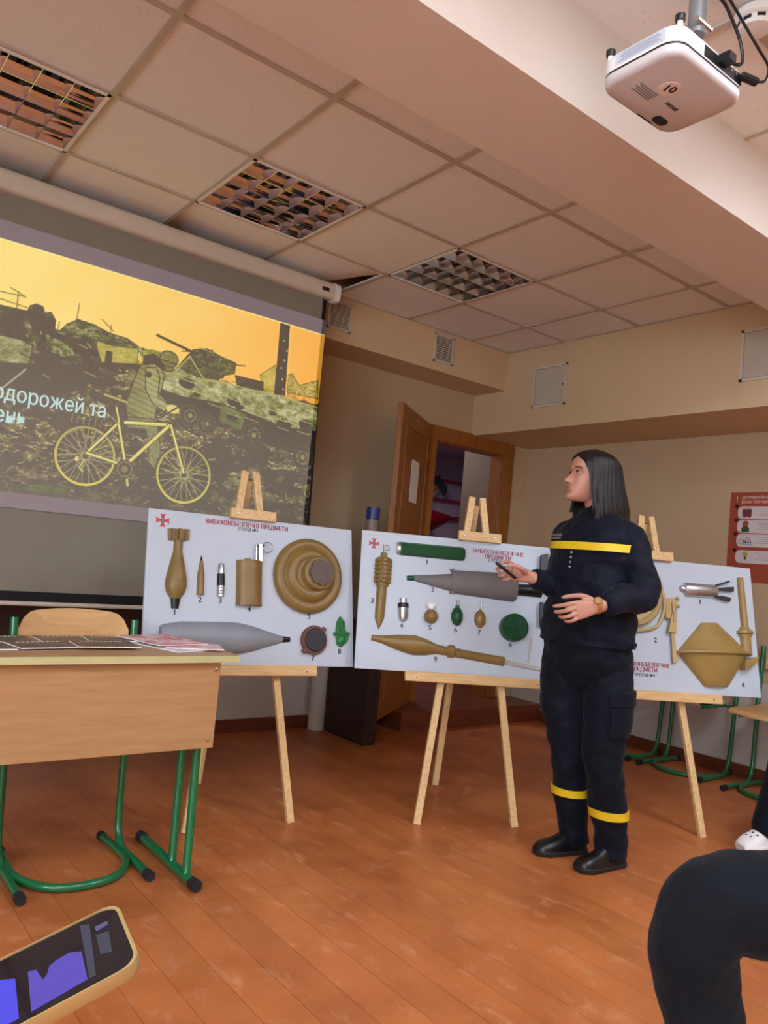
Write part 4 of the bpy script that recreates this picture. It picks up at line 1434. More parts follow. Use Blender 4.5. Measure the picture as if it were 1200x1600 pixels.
# ---- board 1
t = make_board(0, 'white board of dummy munitions number 1 nearest the projection screen')
d = B1
emblem(t, d['emblem'], .062)
lettering(t, d, [('ВИБУХОНЕБЕЗПЕЧНІ ПРЕДМЕТИ', 'title', 'redink', .0006), ('СТЕНД №1', 'sub', 'blackink', .0004)], .029)
mo = half(MB(), d['mortar']).build('mortar_bomb_model', 'olive', t)
tb = d['mortar_tail']
b = MB()
b.prism([tb[0], tb[1], (tb[2][0], tb[2][1] + .004), (tb[2][0] - .006, tb[2][1]), (tb[3][0] + .006, tb[3][1]), (tb[3][0], tb[3][1] + .004)][::-1], 0, .012)
b.box((.129, .548, .018), (.006, .048, .036))
b.box((.10, .548, .012), (.004, .046, .024))
b.box((.158, .548, .012), (.004, .046, .024))
b.build('tail_fins', 'olive', mo)
b = MB()
for k in range(4):
    s_ = .165 + k * .008
    q_ = dict(a=d['mortar']['a'], b=d['mortar']['b'], p=[(s_, .0452), (s_ + .003, .0458), (s_ + .006, .0452)])
    half(b, q_, .87)
b.build('body_rings', 'olive', mo)
half(MB(), d['mortar_tip']).build('fuse', 'black', mo)
bu = half(MB(), d['bullet'], 1).build('cartridge_model', 'olive', t)
half(MB(), d['bullet_tip'], 1).build('bullet_tip', 'black', bu)
cp = half(MB(), d['cap_bot'], 1).build('capsule_model', 'alu', t)
half(MB(), d['cap_top'], 1).build('nose', 'alu', cp)
half(MB(), d['cap_band'], 1).build('black_band', 'black', cp)
b = MB()
for k in range(3):
    half(b, dict(a=d['cap_bot']['a'], b=d['cap_bot']['b'], p=[(.008 + k * .012, .0172), (.010 + k * .012, .0182), (.013 + k * .012, .0172)]), 1)
b.build('ridges', 'alu', cp)
cn = half(MB(), d['can'], .7, 20).build('canister_model', 'olive', t)
half(MB(), dict(a=d['can']['a'], b=d['can']['b'], p=[(-.001, .0602), (.004, .0612), (.008, .0602)]), .72, 20).build('top_rim', 'olive', cn)
half(MB(), dict(a=d['can']['a'], b=d['can']['b'], p=[(.188, .0600), (.196, .0608), (.199, .0600)]), .72, 20).build('base_rim', 'olive', cn)
MB().tube([(.44, .459, .02), (.44, .466, .02)], .016, 14).build('cap', 'olive', cn)
b = MB()
lv = d['lever']
b.box(((lv[0][0] + lv[1][0]) / 2 + .004, (lv[0][1] + lv[2][1]) / 2, .02), (.014, .078, .014))
b.box((lv[0][0] + .0, (lv[0][1] + lv[2][1]) / 2 + .0, .014), (.004, .076, .01))
b.tube([(lv[0][0], lv[0][1] - .004, .02), (lv[1][0] + .01, lv[0][1] - .004, .02)], .006)
b.build('fuse_lever', 'steel', cn)
rc = d['ring']
rr = abs(rc[1][0] - rc[0][0])
MB().tube([(rc[0][0] + rr * math.cos(a), rc[0][1] + rr * math.sin(a), .018) for a in np.linspace(0, 2 * PI, 28)[:-1]], .0022, 8, closed=True).build('pull_ring', 'steel', cn)
dk_ = d['disk']
R_ = dk_[1][0] - dk_[0][0]
c_ = dk_[0]
ds = dome(MB(), c_, [(R_, 0), (R_, .022), (R_ * .95, .034), (R_ * .86, .040), (R_ * .78, .036), (R_ * .74, .034), (R_ * .70, .040), (R_ * .66, .052), (R_ * .60, .058), (R_ * .46, .058), (R_ * .42, .052), (R_ * .40, .052)], (.985, 1)).build('mine_model', 'olive', t, smooth=50)
dome(MB(), (c_[0] + .03, c_[1] + .006), [(R_ * .46, .04), (R_ * .45, .074), (R_ * .42, .080), (R_ * .36, .080), (R_ * .34, .074), (R_ * .001, .072)]).build('pressure_cap', 'olive', ds, smooth=50)
MB().prism([(c_[0] + .037 + R_ * .335 * (1 + .06 * math.cos(8 * a)) * math.cos(a), c_[1] + .008 + R_ * .335 * (1 + .06 * math.cos(8 * a)) * math.sin(a)) for a in np.linspace(0, 2 * PI, 65)[:-1]], .07, .085).build('cap_patch', 'plate', ds)
sh = half(MB(), d['shell'], .8, 22).build('shell_model', 'shell', t)
half(MB(), d['shell_tip'], .8).build('fuse', 'black', sh)
half(MB(), dict(a=d['shell']['a'], b=d['shell']['b'], p=[(.086, .0662), (.090, .0668), (.094, .0662)]), .81, 22).build('driving_band', 'shell', sh)
pk = d['puck']
b = MB()
dome(b, pk[0], [(.062, 0), (.064, .02), (.060, .026), (.001, .026)], (1, 1.03))
for q_ in (pk[2], pk[3]):
    dr = Vector((q_[0] - pk[0][0], q_[1] - pk[0][1], 0)).normalized()
    cc_ = Vector((pk[0][0], pk[0][1], .012))
    b.bar(cc_ + dr * .05, cc_ + dr * .076, .026, .02, (0, 0, 1))
pm = b.build('blast_mine_model', 'rust', t, smooth=40)
dome(MB(), pk[0], [(.050, .024), (.050, .034), (.046, .037), (.001, .037)], (1, 1.04)).build('rubber_cover', 'slate', pm)
pe = MB().prism(d['petal'][::-1], 0, .014).build('petal_mine_model', 'bgreen', t, bevel=.004)
b = MB()
b.box((.9105, .152, .014), (.085, .006, .010))
b.ball((.91, .12, .012), (.02, .026, .012))
b.build('rib', 'bgreen', pe)
b = MB().tube([(.91, .165, .015), (.905, .215, .015)], .009, 10)
b.build('stem', 'bgreen', pe)

# ---- board 2
t = make_board(1, 'white board of dummy munitions number 2 behind the outstretched hand')
d = B2
emblem(t, d['emblem'], .054)
lettering(t, d, [('ВИБУХОНЕБЕЗПЕЧНІ', 'title', 'redink', .0006), ('ПРЕДМЕТИ', 'title2', 'redink', .0006), ('СТЕНД №2', 'sub', 'blackink', .0004)], .028)
st = half(MB(), d['stick_handle'], 1).build('stake_mine_model', 'olive', t)
b = MB()
half(b, d['stick_head'], .95, 14)
half(b, d['stick_cap'], .95, 14)
b.build('head', 'olive', st)
b = MB()
hd = d['stick_head']
for r_ in range(6):
    for q_ in range(5):
        th = PI * (q_ + .5) / 5
        yy = hd['a'][1] - .014 - r_ * .0205
        xx = hd['a'][0] - .0003 * r_
        b.box((0, 0, 0), (.019, .016, .010), tr(xx + .037 * math.cos(th), yy, .036 * math.sin(th)) @ Matrix.Rotation(PI / 2 - th, 4, 'Y'))
b.build('segments', 'olive', st, bevel=.003)
hk = d['hook']
b = MB().tube([(hk[1][0], hk[1][1], .012), (hk[0][0], hk[0][1], .012)], .0018, 6)
rr = .010
b.tube([(hk[2][0] + rr * math.cos(a), hk[2][1] + rr * 1.2 * math.sin(a), .012) for a in np.linspace(-2.4, 2.4, 16)], .0018, 6)
b.build('pull_pin', 'steel', st)
gb = half(MB(), d['bar'], .8, 4).build('rocket_tube_model', 'ngreen', t, smooth=25, bevel=.003)
half(MB(), d['bar_end'], .8, 10).build('end_cap', 'alu', gb)
ro = half(MB(), d['rocket_body'], .75, 20).build('rocket_warhead_model', 'grey', t)
half(MB(), d['rocket_cone'], .8, 16).build('nose_cone', 'grey', ro)
half(MB(), d['rocket_tip'], .9, 14).build('nose_tip', 'ngreen', ro)
half(MB(), d['rocket_tail'], .9, 14).build('tail_tube', 'black', ro)
fs_ = d['fins']
MB().prism(fs_[:4][::-1], .012, .028).build('tail_fin', 'darkgrey', ro, bevel=.004)
MB().prism(fs_[4:][::-1], .012, .028).build('tail_fin', 'darkgrey', ro, bevel=.004)
b = MB()
for x_, y_, s_ in ((.447, .497, 1), (.447, .382, -1)):
    b.prism([(x_ - .01, y_), (x_ + .012, y_ + .004 * s_), (x_ + .012, y_ - .018 * s_), (x_ - .002, y_ - .012 * s_)], 0, .02)
b.build('shoulder_lug', 'grey', ro)
cs = half(MB(), d['caps'], 1, 16).build('capsule_model', 'alu', t)
half(MB(), d['caps_band'], 1, 16).build('black_band', 'black', cs)
c_ = d['ball'][0]
bl = MB()
bl.ball((c_[0], c_[1], .008), .0335, 20, 14)
bl = bl.build('round_grenade_model', 'olive', t)
b = MB()
for k in range(3):
    th = PI * (k + 1) / 4
    rr = .034 * math.sin(th)
    b.tube([(c_[0] + rr * math.cos(a), c_[1] + .034 * math.cos(th), .008 + rr * math.sin(a)) for a in np.linspace(0, 2 * PI, 24)[:-1]], .0013, 6, closed=True)
b.build('body_rings', 'olive', bl)
q_ = d['ballcap'][0]
b = MB()
b.ball((q_[0] + .002, q_[1] - .006, .012), (.018, .018, .016), 16, 10)
b.ball((q_[0] - .012, q_[1] + .006, .010), (.010, .014, .010), 12, 8)
b.ball((q_[0] + .016, q_[1] + .004, .010), (.010, .015, .010), 12, 8)
b.build('white_fuse_cap', 'white', bl)
for key, lk, mt, nm, rx, ry in (('nade1', 'lev1', 'ngreen', 'segmented_grenade_model', .0285, .044), ('nade2', 'lev2', 'olive', 'oval_grenade_model', .0275, .043)):
    c_ = d[key][0]
    b = MB()
    b.ball((c_[0], c_[1], .006), (rx, ry, rx), 20, 14)
    b.tube([(c_[0], c_[1] + ry * .7, .010), (c_[0], c_[1] + ry * 1.15, .010)], .010 if key == 'nade1' else .007, 12)
    g_ = b.build(nm, mt, t)
    b = MB()
    for k in range(4):
        th = PI * (k + 1) / 5
        rr = rx * 1.02 * math.sin(th)
        if key == 'nade1' or k in (1, 2):
            b.tube([(c_[0] + rr * math.cos(a), c_[1] + ry * 1.02 * math.cos(th), .006 + rr * math.sin(a)) for a in np.linspace(0, 2 * PI, 24)[:-1]], .0016, 6, closed=True)
    if key == 'nade1':
        for k in (-1, 0, 1):
            b.tube([(c_[0] + k * .012 * math.sin(th), c_[1] + ry * math.cos(th), .006 + rx * 1.0 * math.sin(th)) for th in np.linspace(.2, PI - .2, 12)], .0016, 6)
    b.build('body_rings', mt, g_)
    q_ = d[lk]
    w_ = (q_[1][0] - q_[0][0]) / 2
    cx_ = (q_[0][0] + q_[1][0]) / 2
    MB().tube([(cx_ - w_, q_[3][1] - .004, .012), (cx_ - w_, q_[0][1], .012), (cx_ + w_, q_[0][1], .012), (cx_ + w_, q_[3][1] - .004, .012)], .0018, 6).build('fuse_lever', 'steel', g_)
c_ = d['disk'][0]
R_ = d['disk'][1][0] - c_[0]
g_ = dome(MB(), c_, [(R_, 0), (R_, .045), (R_ * .97, .05), (R_ * .9, .05), (R_ * .88, .045), (.001, .044)], (1, .98)).build('round_mine_model', 'ngreen', t)
b = MB()
for k in range(2):
    b.box((0, 0, 0), (R_ * 1.5, .012, .008), tr(c_[0], c_[1], .047) @ Matrix.Rotation(PI / 2 * k, 4, 'Z'))
b.build('cross_rib', 'ngreen', g_)
rp = half(MB(), d['rpg'], .9, 18).build('rocket_grenade_model', 'olive', t)
half(MB(), d['rpg_boss'], 1, 14).build('boss', 'olive', rp)
rd = half(MB(), d['rod'], 1, 10).build('stabiliser_rod', 'clear', rp)
MB().prism(d['fin'][::-1], .010, .013).build('stabiliser_fin', 'clear', rp)
b = MB()
for k, s_ in enumerate((.34, .42, .62)):
    half(b, dict(a=d['rpg']['a'], b=d['rpg']['b'], p=[(s_, .0222), (s_ + .003, .0236), (s_ + .006, .0222)]), .95)
b.build('tube_rings', 'olive', rp)

# ---- board 3
t = make_board(2, 'white board of dummy munitions number 3 behind and right of the woman')
d = B3
lettering(t, d, [('ВИБУХОНЕБЕЗПЕЧНІ', 'title', 'redink', .0006), ('ПРЕДМЕТИ', 'title2', 'redink', .0006), ('СТЕНД №3', 'sub', 'blackink', .0004)], .028)
fl = half(MB(), d['flare'], .9, 18).build('finned_bomblet_model', 'alu', t)
half(MB(), d['flare_nose'], .9, 14).build('nose', 'alu', fl)
for key in ('fl_f', 'fl_f2', 'fl_f3'):
    MB().prism(d[key], .012, .022).build('fin', 'slate', fl, bevel=.002)
lp = MB().tube([(p[0], p[1], .012) for p in smooth_path([(q[0], q[1], 0) for q in d['loop']], 8, True)], .009, 10, closed=True).build('directional_mine_model', 'tan', t)
c_ = d['disc'][0]
b = MB()
rings = []
rx, ry = d['disc'][1][0] - c_[0], abs(d['disc'][2][1] - c_[1])
for r_, h in ((1, .0), (1.0, .03), (.96, .042), (.84, .046), (.80, .030), (.001, .030)):
    rings.append([Vector((c_[0] + rx * r_ * math.cos(2 * PI * k / 48), c_[1] + ry * r_ * math.sin(2 * PI * k / 48), h)) for k in range(48)])
b.loft(rings)
b.build('body', 'tan', lp, smooth=50)
MB().prism(d['bracket'], 0, .022).build('clamp', 'tan', lp, bevel=.003)
b = MB().prism(d['arm'], .016, .032)
b.build('clamp_jaw', 'tan', lp, bevel=.002)
MB().prism(d['arm2'], .008, .02).build('stake', 'tan', lp, bevel=.002)
MB().prism(d['stub'][::-1], 0, .016).build('foot', 'tan', lp, bevel=.002)
b = MB()
b.ball((d['bracket'][1][0] - .006, d['bracket'][1][1] - .006, .024), .010, 12, 8)
b.ball((d['bracket'][4][0] - .006, d['bracket'][4][1] + .002, .024), .010, 12, 8)
b.tube([(.505, .44, .024), (.505, .37, .034), (.498, .34, .034)], .006, 8)
b.build('clamp_screw', 'tan', lp)
AX_ = dict(a=(.716, .352), b=(.728, .042))
cu = half(MB(), dict(AX_, p=[(0, .047), (.004, .050), (.138, .188), (.142, .196)]), .42, 32).build('double_cone_mine_model', 'olive2', t)
half(MB(), dict(AX_, p=[(.140, .200), (.144, .212), (.152, .214), (.157, .206)]), .44, 32).build('rim', 'olive2', cu)
half(MB(), dict(AX_, p=[(.155, .186), (.172, .178), (.285, .086), (.306, .070), (.310, .064)]), .42, 32).build('lower_cone', 'olive2', cu)
pp = half(MB(), d['pipe'], 1, 14, lift=.012).build('fuse_pipe', 'olive2', cu)
half(MB(), d['collar'], .8, 16, lift=.006).build('pipe_collar', 'olive2', cu)
half(MB(), d['pipe2'], 1, 14, lift=.004).build('lower_pipe', 'olive2', cu)
MB().prism(d['pipe3'], 0, .05).build('bracket', 'olive2', cu, bevel=.004)


# ------------------------------------------------------------------ easels
EZ = [(.462, .447, .40, .315), (.580, .553, .58, .345), (.415, .395, .40, .330)]


def make_easel(k, label):
    Mx, e, s = board_matrix(k)
    t = thing('easel', label, 'easel', Mx=Mx, group='pine easels')
    cu_, fu, _, hw = EZ[k]
    zc = FRAMES[k]['O'][2]
    vfl = -zc / math.cos(TILT) + .006      # v of the floor along the board plane
    lw, lt = .032, .022
    back = -.016 - .004
    va = .885
    # two front legs, an A-frame in the board plane behind the board
    for sgn in (-1, 1):
        p = (fu + sgn * .228, vfl, back - lt / 2)
        q = (cu_ + sgn * .026, va, back - lt / 2)
        MB().bar(p, q, lw, lt, (1, 0, 0)).build('front_leg', 'pine', t, bevel=.0015)
    # rear leg
    inv = Mx.inverted()
    top = Mx @ Vector((cu_, va - .035, back - lt - .012))
    # rear foot on the floor about 0.6 m behind the front feet line
    mid = Mx @ Vector((fu, vfl, back))
    hd_ = Vector((-e.y, e.x, 0))
    ft = Vector((mid.x, mid.y, 0)) + hd_ * .60
    ft.z = .008
    a_, b_ = inv @ ft, inv @ top
    MB().bar(a_, b_, lw, lt, (1, 0, 0)).build('rear_leg', 'pine', t, bevel=.0015)
    MB().tube([(cu_ - .055, va - .035, back - lt / 2), (cu_ + .055, va - .035, back - lt / 2)], .004, 8).build('hinge_bolt', 'steel', t)
    # ledge that carries the board
    MB().box((cu_, -.020, .013), (2 * hw, .046, .026)).build('ledge', 'pine_h', t, bevel=.002)
    MB().box((cu_, -.012, -.010), (2 * hw * .5, .03, .020)).build('ledge_block', 'pine', t)
    # top clamp block
    MB().box((cu_ + .002, .655 + .014, .014), (.217, .046, .024)).build('top_clamp', 'pine', t, bevel=.003)
    MB().box((cu_ + .002, .655 + .018, -.009), (.16, .034, .020)).build('clamp_block', 'pine', t)
    b = MB()
    for sg in (-1, 1):
        b.lathe([(.004, 0), (.004, .0015), (.001, .002)], tr(cu_ + sg * .075, .669, .026), 10)
        b.lathe([(.004, 0), (.004, .0015), (.001, .002)], tr(cu_ + sg * (hw - .05), -.024, .026), 10)
    b.build('screw', 'steel', t)
    return t


make_easel(0, 'pine easel under the first board, half hidden behind the desk')
make_easel(1, 'pine easel holding the middle board, three legs fully in view')
make_easel(2, 'pine easel right of the woman, its top peeking over her shoulder')

# ================================================================== DESK
t = thing('school_desk', 'school desk with beech front panel and green tube legs', 'desk', (0, 0, 0))
TX0, TX1, TY0, TY1 = -.72, .489, .085, .575
MB().box(((TX0 + TX1) / 2, (TY0 + TY1) / 2, .768), (TX1 - TX0, TY1 - TY0, .022)).build('desktop', 'beech', t, bevel=.002)
b = MB()
b.box(((TX0 + TX1) / 2, TY0 - .0012, .768), (TX1 - TX0 + .002, .0024, .0225))
b.box((TX1 + .0012, (TY0 + TY1) / 2, .768), (.0024, TY1 - TY0, .0225))
b.build('edge_band', 'edge', t)
MB().box(((-.66 + .436) / 2, .122, (.463 + .757) / 2), (1.096, .018, .294)).build('front_panel', 'beech', t, bevel=.001)
for x_, z_ in ((.418, .728), (.412, .492), (-.64, .728), (-.64, .492)):
    MB().lathe([(.008, 0), (.007, .003), (.002, .005), (.001, .005)], tr(x_, .1128, z_) @ Matrix.Rotation(PI / 2, 4, 'X'), 14).build('bolt', 'steel', t)
for sx in (1, -1):
    X_ = .412 if sx > 0 else -.642
    fr = thing('side_frame', '', '')
    for k_ in ('label', 'category'):
        del fr[k_]
    fr.parent = t
    MB().tube([(X_ - .006, .566 - .02, .0215), (X_ - .006, .078 + .02, .0215)], .0165, 14).build('foot_bar', 'green', fr)
    for y_ in (.195, .315):
        MB().tube([(X_ + .012, y_ + .01, .752), (X_ + .008, y_ + .005, .45), (X_ - .002, y_ - .03, .06), (X_ - .006, y_ - .04, .028)], .0145, 12).build('post', 'green', fr)
    MB().tube([(X_ + .012, .12, .745), (X_ + .012, .54, .745)], .012, 10).build('top_rail', 'green', fr)
    for y_ in (.558, .086):
        MB().tube([(X_ - .006, y_ - .02, .0215), (X_ - .006, y_ + .02, .0215)], .0205, 6).build('rubber_cap', 'rubber', fr)

# leaflets on the desk
M['leafdark'] = None


def m_leaf(name, cols, scale):
    m, nt, b_ = new_mat(name)
    v = coords(nt, (1, 1, 1))
    f = noise(nt, v, scale, 5, .65, .8)
    nt.links.new(ramp(nt, f, [(0.30 + .4 * k / (len(cols) - 1), srgb(*c)) for k, c in enumerate(cols)]), b_.inputs['Base Color'])
    b_.inputs['Roughness'].default_value = 0.38
    return m


M['leafdark'] = m_leaf('dark glossy leaflet print', [(44, 42, 54), (84, 64, 54), (124, 96, 74), (46, 48, 66)], 30)
M['leafred'] = m_leaf('red and white leaflet print', [(176, 44, 52), (206, 92, 92), (232, 214, 214), (190, 50, 56)], 11)
M['leafwhite'] = m_leaf('white printed sheet', [(226, 222, 226), (210, 196, 202), (228, 226, 230)], 9)
ZT = .7792


def leaflet(x, y, w, h, a, z, mat, name, label, group, cover=True):
    t_ = thing(name, label, name.split('_')[-1] if '_' in name else name, (x, y, z), a, group)
    MB().box((0, 0, .0015), (w, h, .003)).build('pages', 'white', t_)
    MB().box((0, 0, .0034), (w - .001, h - .001, .0008)).build('cover', mat, t_)
    if cover:
        b_ = MB()
        for k in range(9):
            b_.box((-w * .32 + k * w * .08, h * .36, .0041), (w * .045, .008, .0006))
        b_.build('cover_lettering', 'wline' if mat == 'leafdark' else 'leafwhite', t_)
    return t_


gl = 'dark leaflets spread on the desk'
leaflet(-.20, .46, .20, .145, .08, ZT, 'leafdark', 'leaflet', 'dark leaflet at far left corner of the spread', gl)
leaflet(.02, .475, .20, .145, .03, ZT + .0005, 'leafdark', 'leaflet', 'dark leaflet in the far row directly before the chair back', gl)
leaflet(.165, .455, .17, .13, -.10, ZT + .0043, 'leafdark', 'leaflet', 'dark leaflet at right end of the far row', gl)
leaflet(-.30, .29, .20, .145, .10, ZT, 'leafdark', 'leaflet', 'dark leaflet in the near row at left photo edge', gl)
leaflet(-.10, .30, .20, .145, .14, ZT + .0043, 'leafdark', 'leaflet', 'dark leaflet in the middle of the near row', gl)
leaflet(.09, .285, .20, .145, -.06, ZT + .0086, 'leafdark', 'leaflet', 'dark leaflet at right end of the near row', gl)
leaflet(.345, .335, .21, .297, .35, ZT, 'leafwhite', 'magazine', 'open white and red sheet lying under the red magazine', 'magazines on the desk', False)
leaflet(.335, .40, .21, .26, .22, ZT + .0095, 'leafred', 'magazine', 'glossy red magazine on top at the right end of desk', 'magazines on the desk', False)
leaflet(.40, .27, .14, .20, 1.25, ZT + .0045, 'leafred', 'magazine', 'thin red leaflet nearest the right front desk corner', 'magazines on the desk', False)


# ================================================================== CHAIRS
def make_chair(name='school_chair'):
    """origin on the floor, sitter faces -y, backrest at +y"""
    t_ = thing(name, 'school chair', 'chair')
    s_ = .485
    M_ = MB()
    pts = []
    for x in np.linspace(-.19, .19, 11):
        pts.append(x)
    rings = []
    # seat: slightly dished plywood with rolled front
    ys = [(-.205, -.018), (-.19, -.004), (-.14, .002), (0, -.004), (.12, -.002), (.175, .008)]
    top = [[Vector((x * (1 - .08 * (j == 5)), y, s_ + z - .008 * (1 - (x / .19) ** 2))) for x in pts] for j, (y, z) in enumerate(ys)]
    vs = [p for r in top for p in r] + [p - Vector((0, 0, .010)) for r in top for p in r]
    n, m = len(pts), len(ys)
    fs = []
    for j in range(m - 1):
        for i in range(n - 1):
            a = j * n + i
            fs.append((a, a + 1, a + n + 1, a + n))
            c = a + n * m
            fs.append((c, c + n, c + n + 1, c + 1))
    ed = [j * n for j in range(m)] + [(m - 1) * n + i for i in range(1, n)] + [j * n + n - 1 for j in range(m - 2, -1, -1)] + [i for i in range(n - 2, 0, -1)]
    for a, c in zip(ed, ed[1:] + ed[:1]):
        fs.append((a, c, c + n * m, a + n * m))
    M_.add(vs, fs)
    M_.build('seat', 'ply', t_)
    # backrest: curved plate with rounded top corners
    xs = np.linspace(-.20, .20, 21)
    vs, fs = [], []
    zt, zb = .868, .70
    for k, x in enumerate(xs):
        e_ = max(0, (abs(x) - .0) / .20)
        z1 = zt - .018 * e_ ** 2 - .055 * max(0, (abs(x) - .13) / .07) ** 3
        yb = .232 + .030 * (1 - (x / .2) ** 2)
        for zz in (zb, z1):
            dy = (zz - .7) * .10
            vs.append((x, yb + dy, zz))
            vs.append((x, yb + dy + .010, zz))
    for k in range(20):
        a = k * 4
        b_ = a + 4
        fs += [(a, b_, b_ + 2, a + 2), (a + 1, a + 3, b_ + 3, b_ + 1), (a + 2, b_ + 2, b_ + 3, a + 3), (a, a + 1, b_ + 1, b_)]
    fs += [(0, 2, 3, 1), (80, 81, 83, 82)]
    MB().add(vs, fs).build('backrest', 'ply', t_)
    for sx in (-1, 1):
        pth = smooth_path([(sx * .205, -.165, .018), (sx * .205, -.02, .018), (sx * .205, .09, .020), (sx * .207, .150, .085), (sx * .210, .175, .30), (sx * .213, .195, .50), (sx * .218, .235, .835)], 5)
        MB().tube(pth, .0135, 12).build('leg', 'green', t_)
        MB().tube([(sx * .205, -.195, .018), (sx * .205, -.155, .018)], .0172, 6).build('rubber_cap', 'rubber', t_)
        MB().tube([(sx * .208, .165, .435), (sx * .175, .12, .44), (sx * .165, -.12, .437)], .010, 10).build('seat_rail', 'green', t_)
    pth = smooth_path([(.178, .225, .018), (.186, .10, .018), (.178, -.03, .018), (.11, -.135, .018), (0, -.168, .018), (-.11, -.135, .018), (-.178, -.03, .018), (-.186, .10, .018), (-.178, .225, .018)], 6)
    MB().tube(pth, .0135, 12).build('floor_hoop', 'green', t_)
    for sx in (-1, 1):
        MB().tube([(sx * .178, .215, .018), (sx * .178, .245, .018)], .0172, 6).build('rubber_cap', 'rubber', t_)
    MB().tube([(-.165, .05, .432), (.165, .05, .432)], .009, 10).build('cross_tube', 'green', t_)
    return t_


ch = make_chair()
ch.location = (.10, .405, 0)
tag(ch, 'school chair with curved plywood back standing behind the desk', 'chair', 'green tube school chairs')
for (x, y, lab) in ((3.835, .345, 'green tube chair by the wall whose plywood seat shows under the third board'),
                    (3.84, .845, 'green tube chair by the wall furthest from camera, behind the woman'),
                    (3.83, -.22, 'green tube chair by the wall cut by the right photo edge')):
    c2 = copy_tree(ch)
    c2.location = (x, y, 0)
    c2.rotation_euler = (0, 0, -PI / 2)
    c2['label'] = lab

# ================================================================== PROJECTOR
t = thing('projector', 'white ceiling projector with round number 10 sticker and cables', 'projector', (.862, -1.213, 2.40), -.02)
# body local: x right, y to the screen, bottom at z=0 (its printed lid, as it hangs upside down)
w_, l_ = .312, .228
sec = rrect(-w_ / 2, -l_ / 2, w_ / 2, l_ / 2, .045)


def scaled(poly, k, z):
    return [Vector((p[0] * k, p[1] * k, z)) for p in poly]


rg = [scaled(sec, .90, .0), scaled(sec, .965, .003), scaled(sec, .995, .012), scaled(sec, 1.0, .024)]
M['lid'] = plain('light grey plastic lid', (204, 198, 196), .4, 0, .02)
MB().loft(rg).build('lid', 'lid', t, smooth=60)
MB().loft([scaled(sec, .992, .023), scaled(sec, .992, .032)]).build('seam', 'black', t, smooth=60)
MB().loft([scaled(sec, 1.0, .030), scaled(sec, 1.0, .064), scaled(sec, .97, .072)]).build('body', M['white'], t, smooth=60)
st = MB().lathe([(.027, -.0012), (.027, .0), (.001, .0)], tr(.0, -.05, 0), 28).build('round_sticker', 'pwhite', t)
M['sticker'] = plain('white sticker', (240, 226, 218), .5)
st.data.materials[0] = M['sticker']
st.location = (-.033, .034, 0)
text('10', .036, 'sticker_number', 'blackink', st, (0, -.05, -.0016), (PI, 0, -.35), bold=.0008)
text('EPSON', .016, 'maker_lettering', 'slate', t, (.036, .022, -.0006), (0, PI, 0), bold=.0003)
b = MB()
for k in range(4):
    b.box((-.066, .03, -.0004), (.001, .001, .0008))
for k in range(5):
    b.box((-.066 + .004 * (k % 2), .020 + k * .007, -.0006), (.075 - .01 * (k % 2), .0035, .0012))
b.build('printed_label', 'shell', t)
MB().prism(rrect(-.025, -.014, .025, .014, .012), -.0015, .004, tr(.070, .080, 0)).build('focus_window', 'black', t)
MB().box((.035, .1035, .0015), (.065, .004, .004)).build('slot', 'black', t)
MB().lathe([(.028, 0), (.028, .012), (.022, .012), (.018, .004), (.001, .008)], tr(.06, l_ / 2 - .004, .045) @ Matrix.Rotation(-PI / 2, 4, 'X'), 24).build('lens', 'black', t)
MB().box((-w_ / 2 - .0006, -.01, .052), (.0012, .14, .030)).build('side_label', 'wline', t)
b = MB()
for k in range(6):
    b.box((-w_ / 2 - .0012, -.01, .042 + k * .004), (.0012, .12 - .01 * (k % 3), .0012))
b.build('side_print', 'shell', t)
# rear panel with ports
MB().box((.04, -l_ / 2 - .0004, .048), (.17, .0012, .028)).build('port_panel', 'black', t)
b = MB()
for k in range(5):
    b.box((.075 + k * .012, -l_ / 2 - .002, .052 + (k % 2) * .008), (.007, .002, .006))
b.build('port', 'steel', t)
for x_, y_ in ((-.14, .09), (-.13, -.10)):
    f_ = MB().lathe([(.007, .07), (.007, .086)], tr(x_, y_, 0), 12).build('foot_stem', 'white', t)
    MB().lathe([(.011, .084), (.012, .087), (.012, .099), (.001, .099)], tr(x_, y_, 0), 16).build('adjust_foot', 'black', t)
MB().box((0.0, -.02, .079), (.10, .10, .014)).build('mount_plate', 'shell', t)
# pole that holds it
M['polegrey'] = plain('grey painted pole', (128, 130, 130), .4, .4)
pole_xy = (.80, -1.31)
t2 = thing('ceiling_pole', 'grey tube pole holding the projector from the ceiling', 'pole', (pole_xy[0], pole_xy[1], 2.484))
MB().lathe([(.021, 0), (.021, .312)], n=20).build('tube', 'polegrey', t2)
MB().lathe([(.0225, .11), (.0225, .135)], n=20).build('tape', 'slate', t2)
MB().lathe([(.05, .306), (.05, .314), (.001, .314)], n=24).build('ceiling_flange', 'polegrey', t2)
b = MB().tube([(-.03, -.02, .02), (.03, -.02, .02)], .006, 8)
b.build('clamp_bolt', 'steel', t2)
pth = smooth_path([(.84, -1.30, 2.80), (.835, -1.335, 2.68), (.83, -1.34, 2.60), (.87, -1.345, 2.575), (.93, -1.35, 2.52), (.945, -1.352, 2.47), (.93, -1.348, 2.456), (.905, -1.338, 2.455)], 6)
c = MB().tube(pth, .0042, 8)
c = c.build('cable', 'black')
tag(c, 'black signal cable looping down beside the grey pole into projector', 'cable', 'projector cables')
MB().box((.892, -1.342, 2.455), (.03, .03, .022)).build('plug', 'black', c)
pth = smooth_path([(.86, -1.29, 2.80), (.852, -1.335, 2.70), (.85, -1.34, 2.63), (.93, -1.345, 2.585), (1.0, -1.36, 2.53), (1.05, -1.365, 2.50), (1.045, -1.36, 2.462), (1.01, -1.345, 2.452)], 6)
c = MB().tube(pth, .0036, 8).build('cable', 'black')
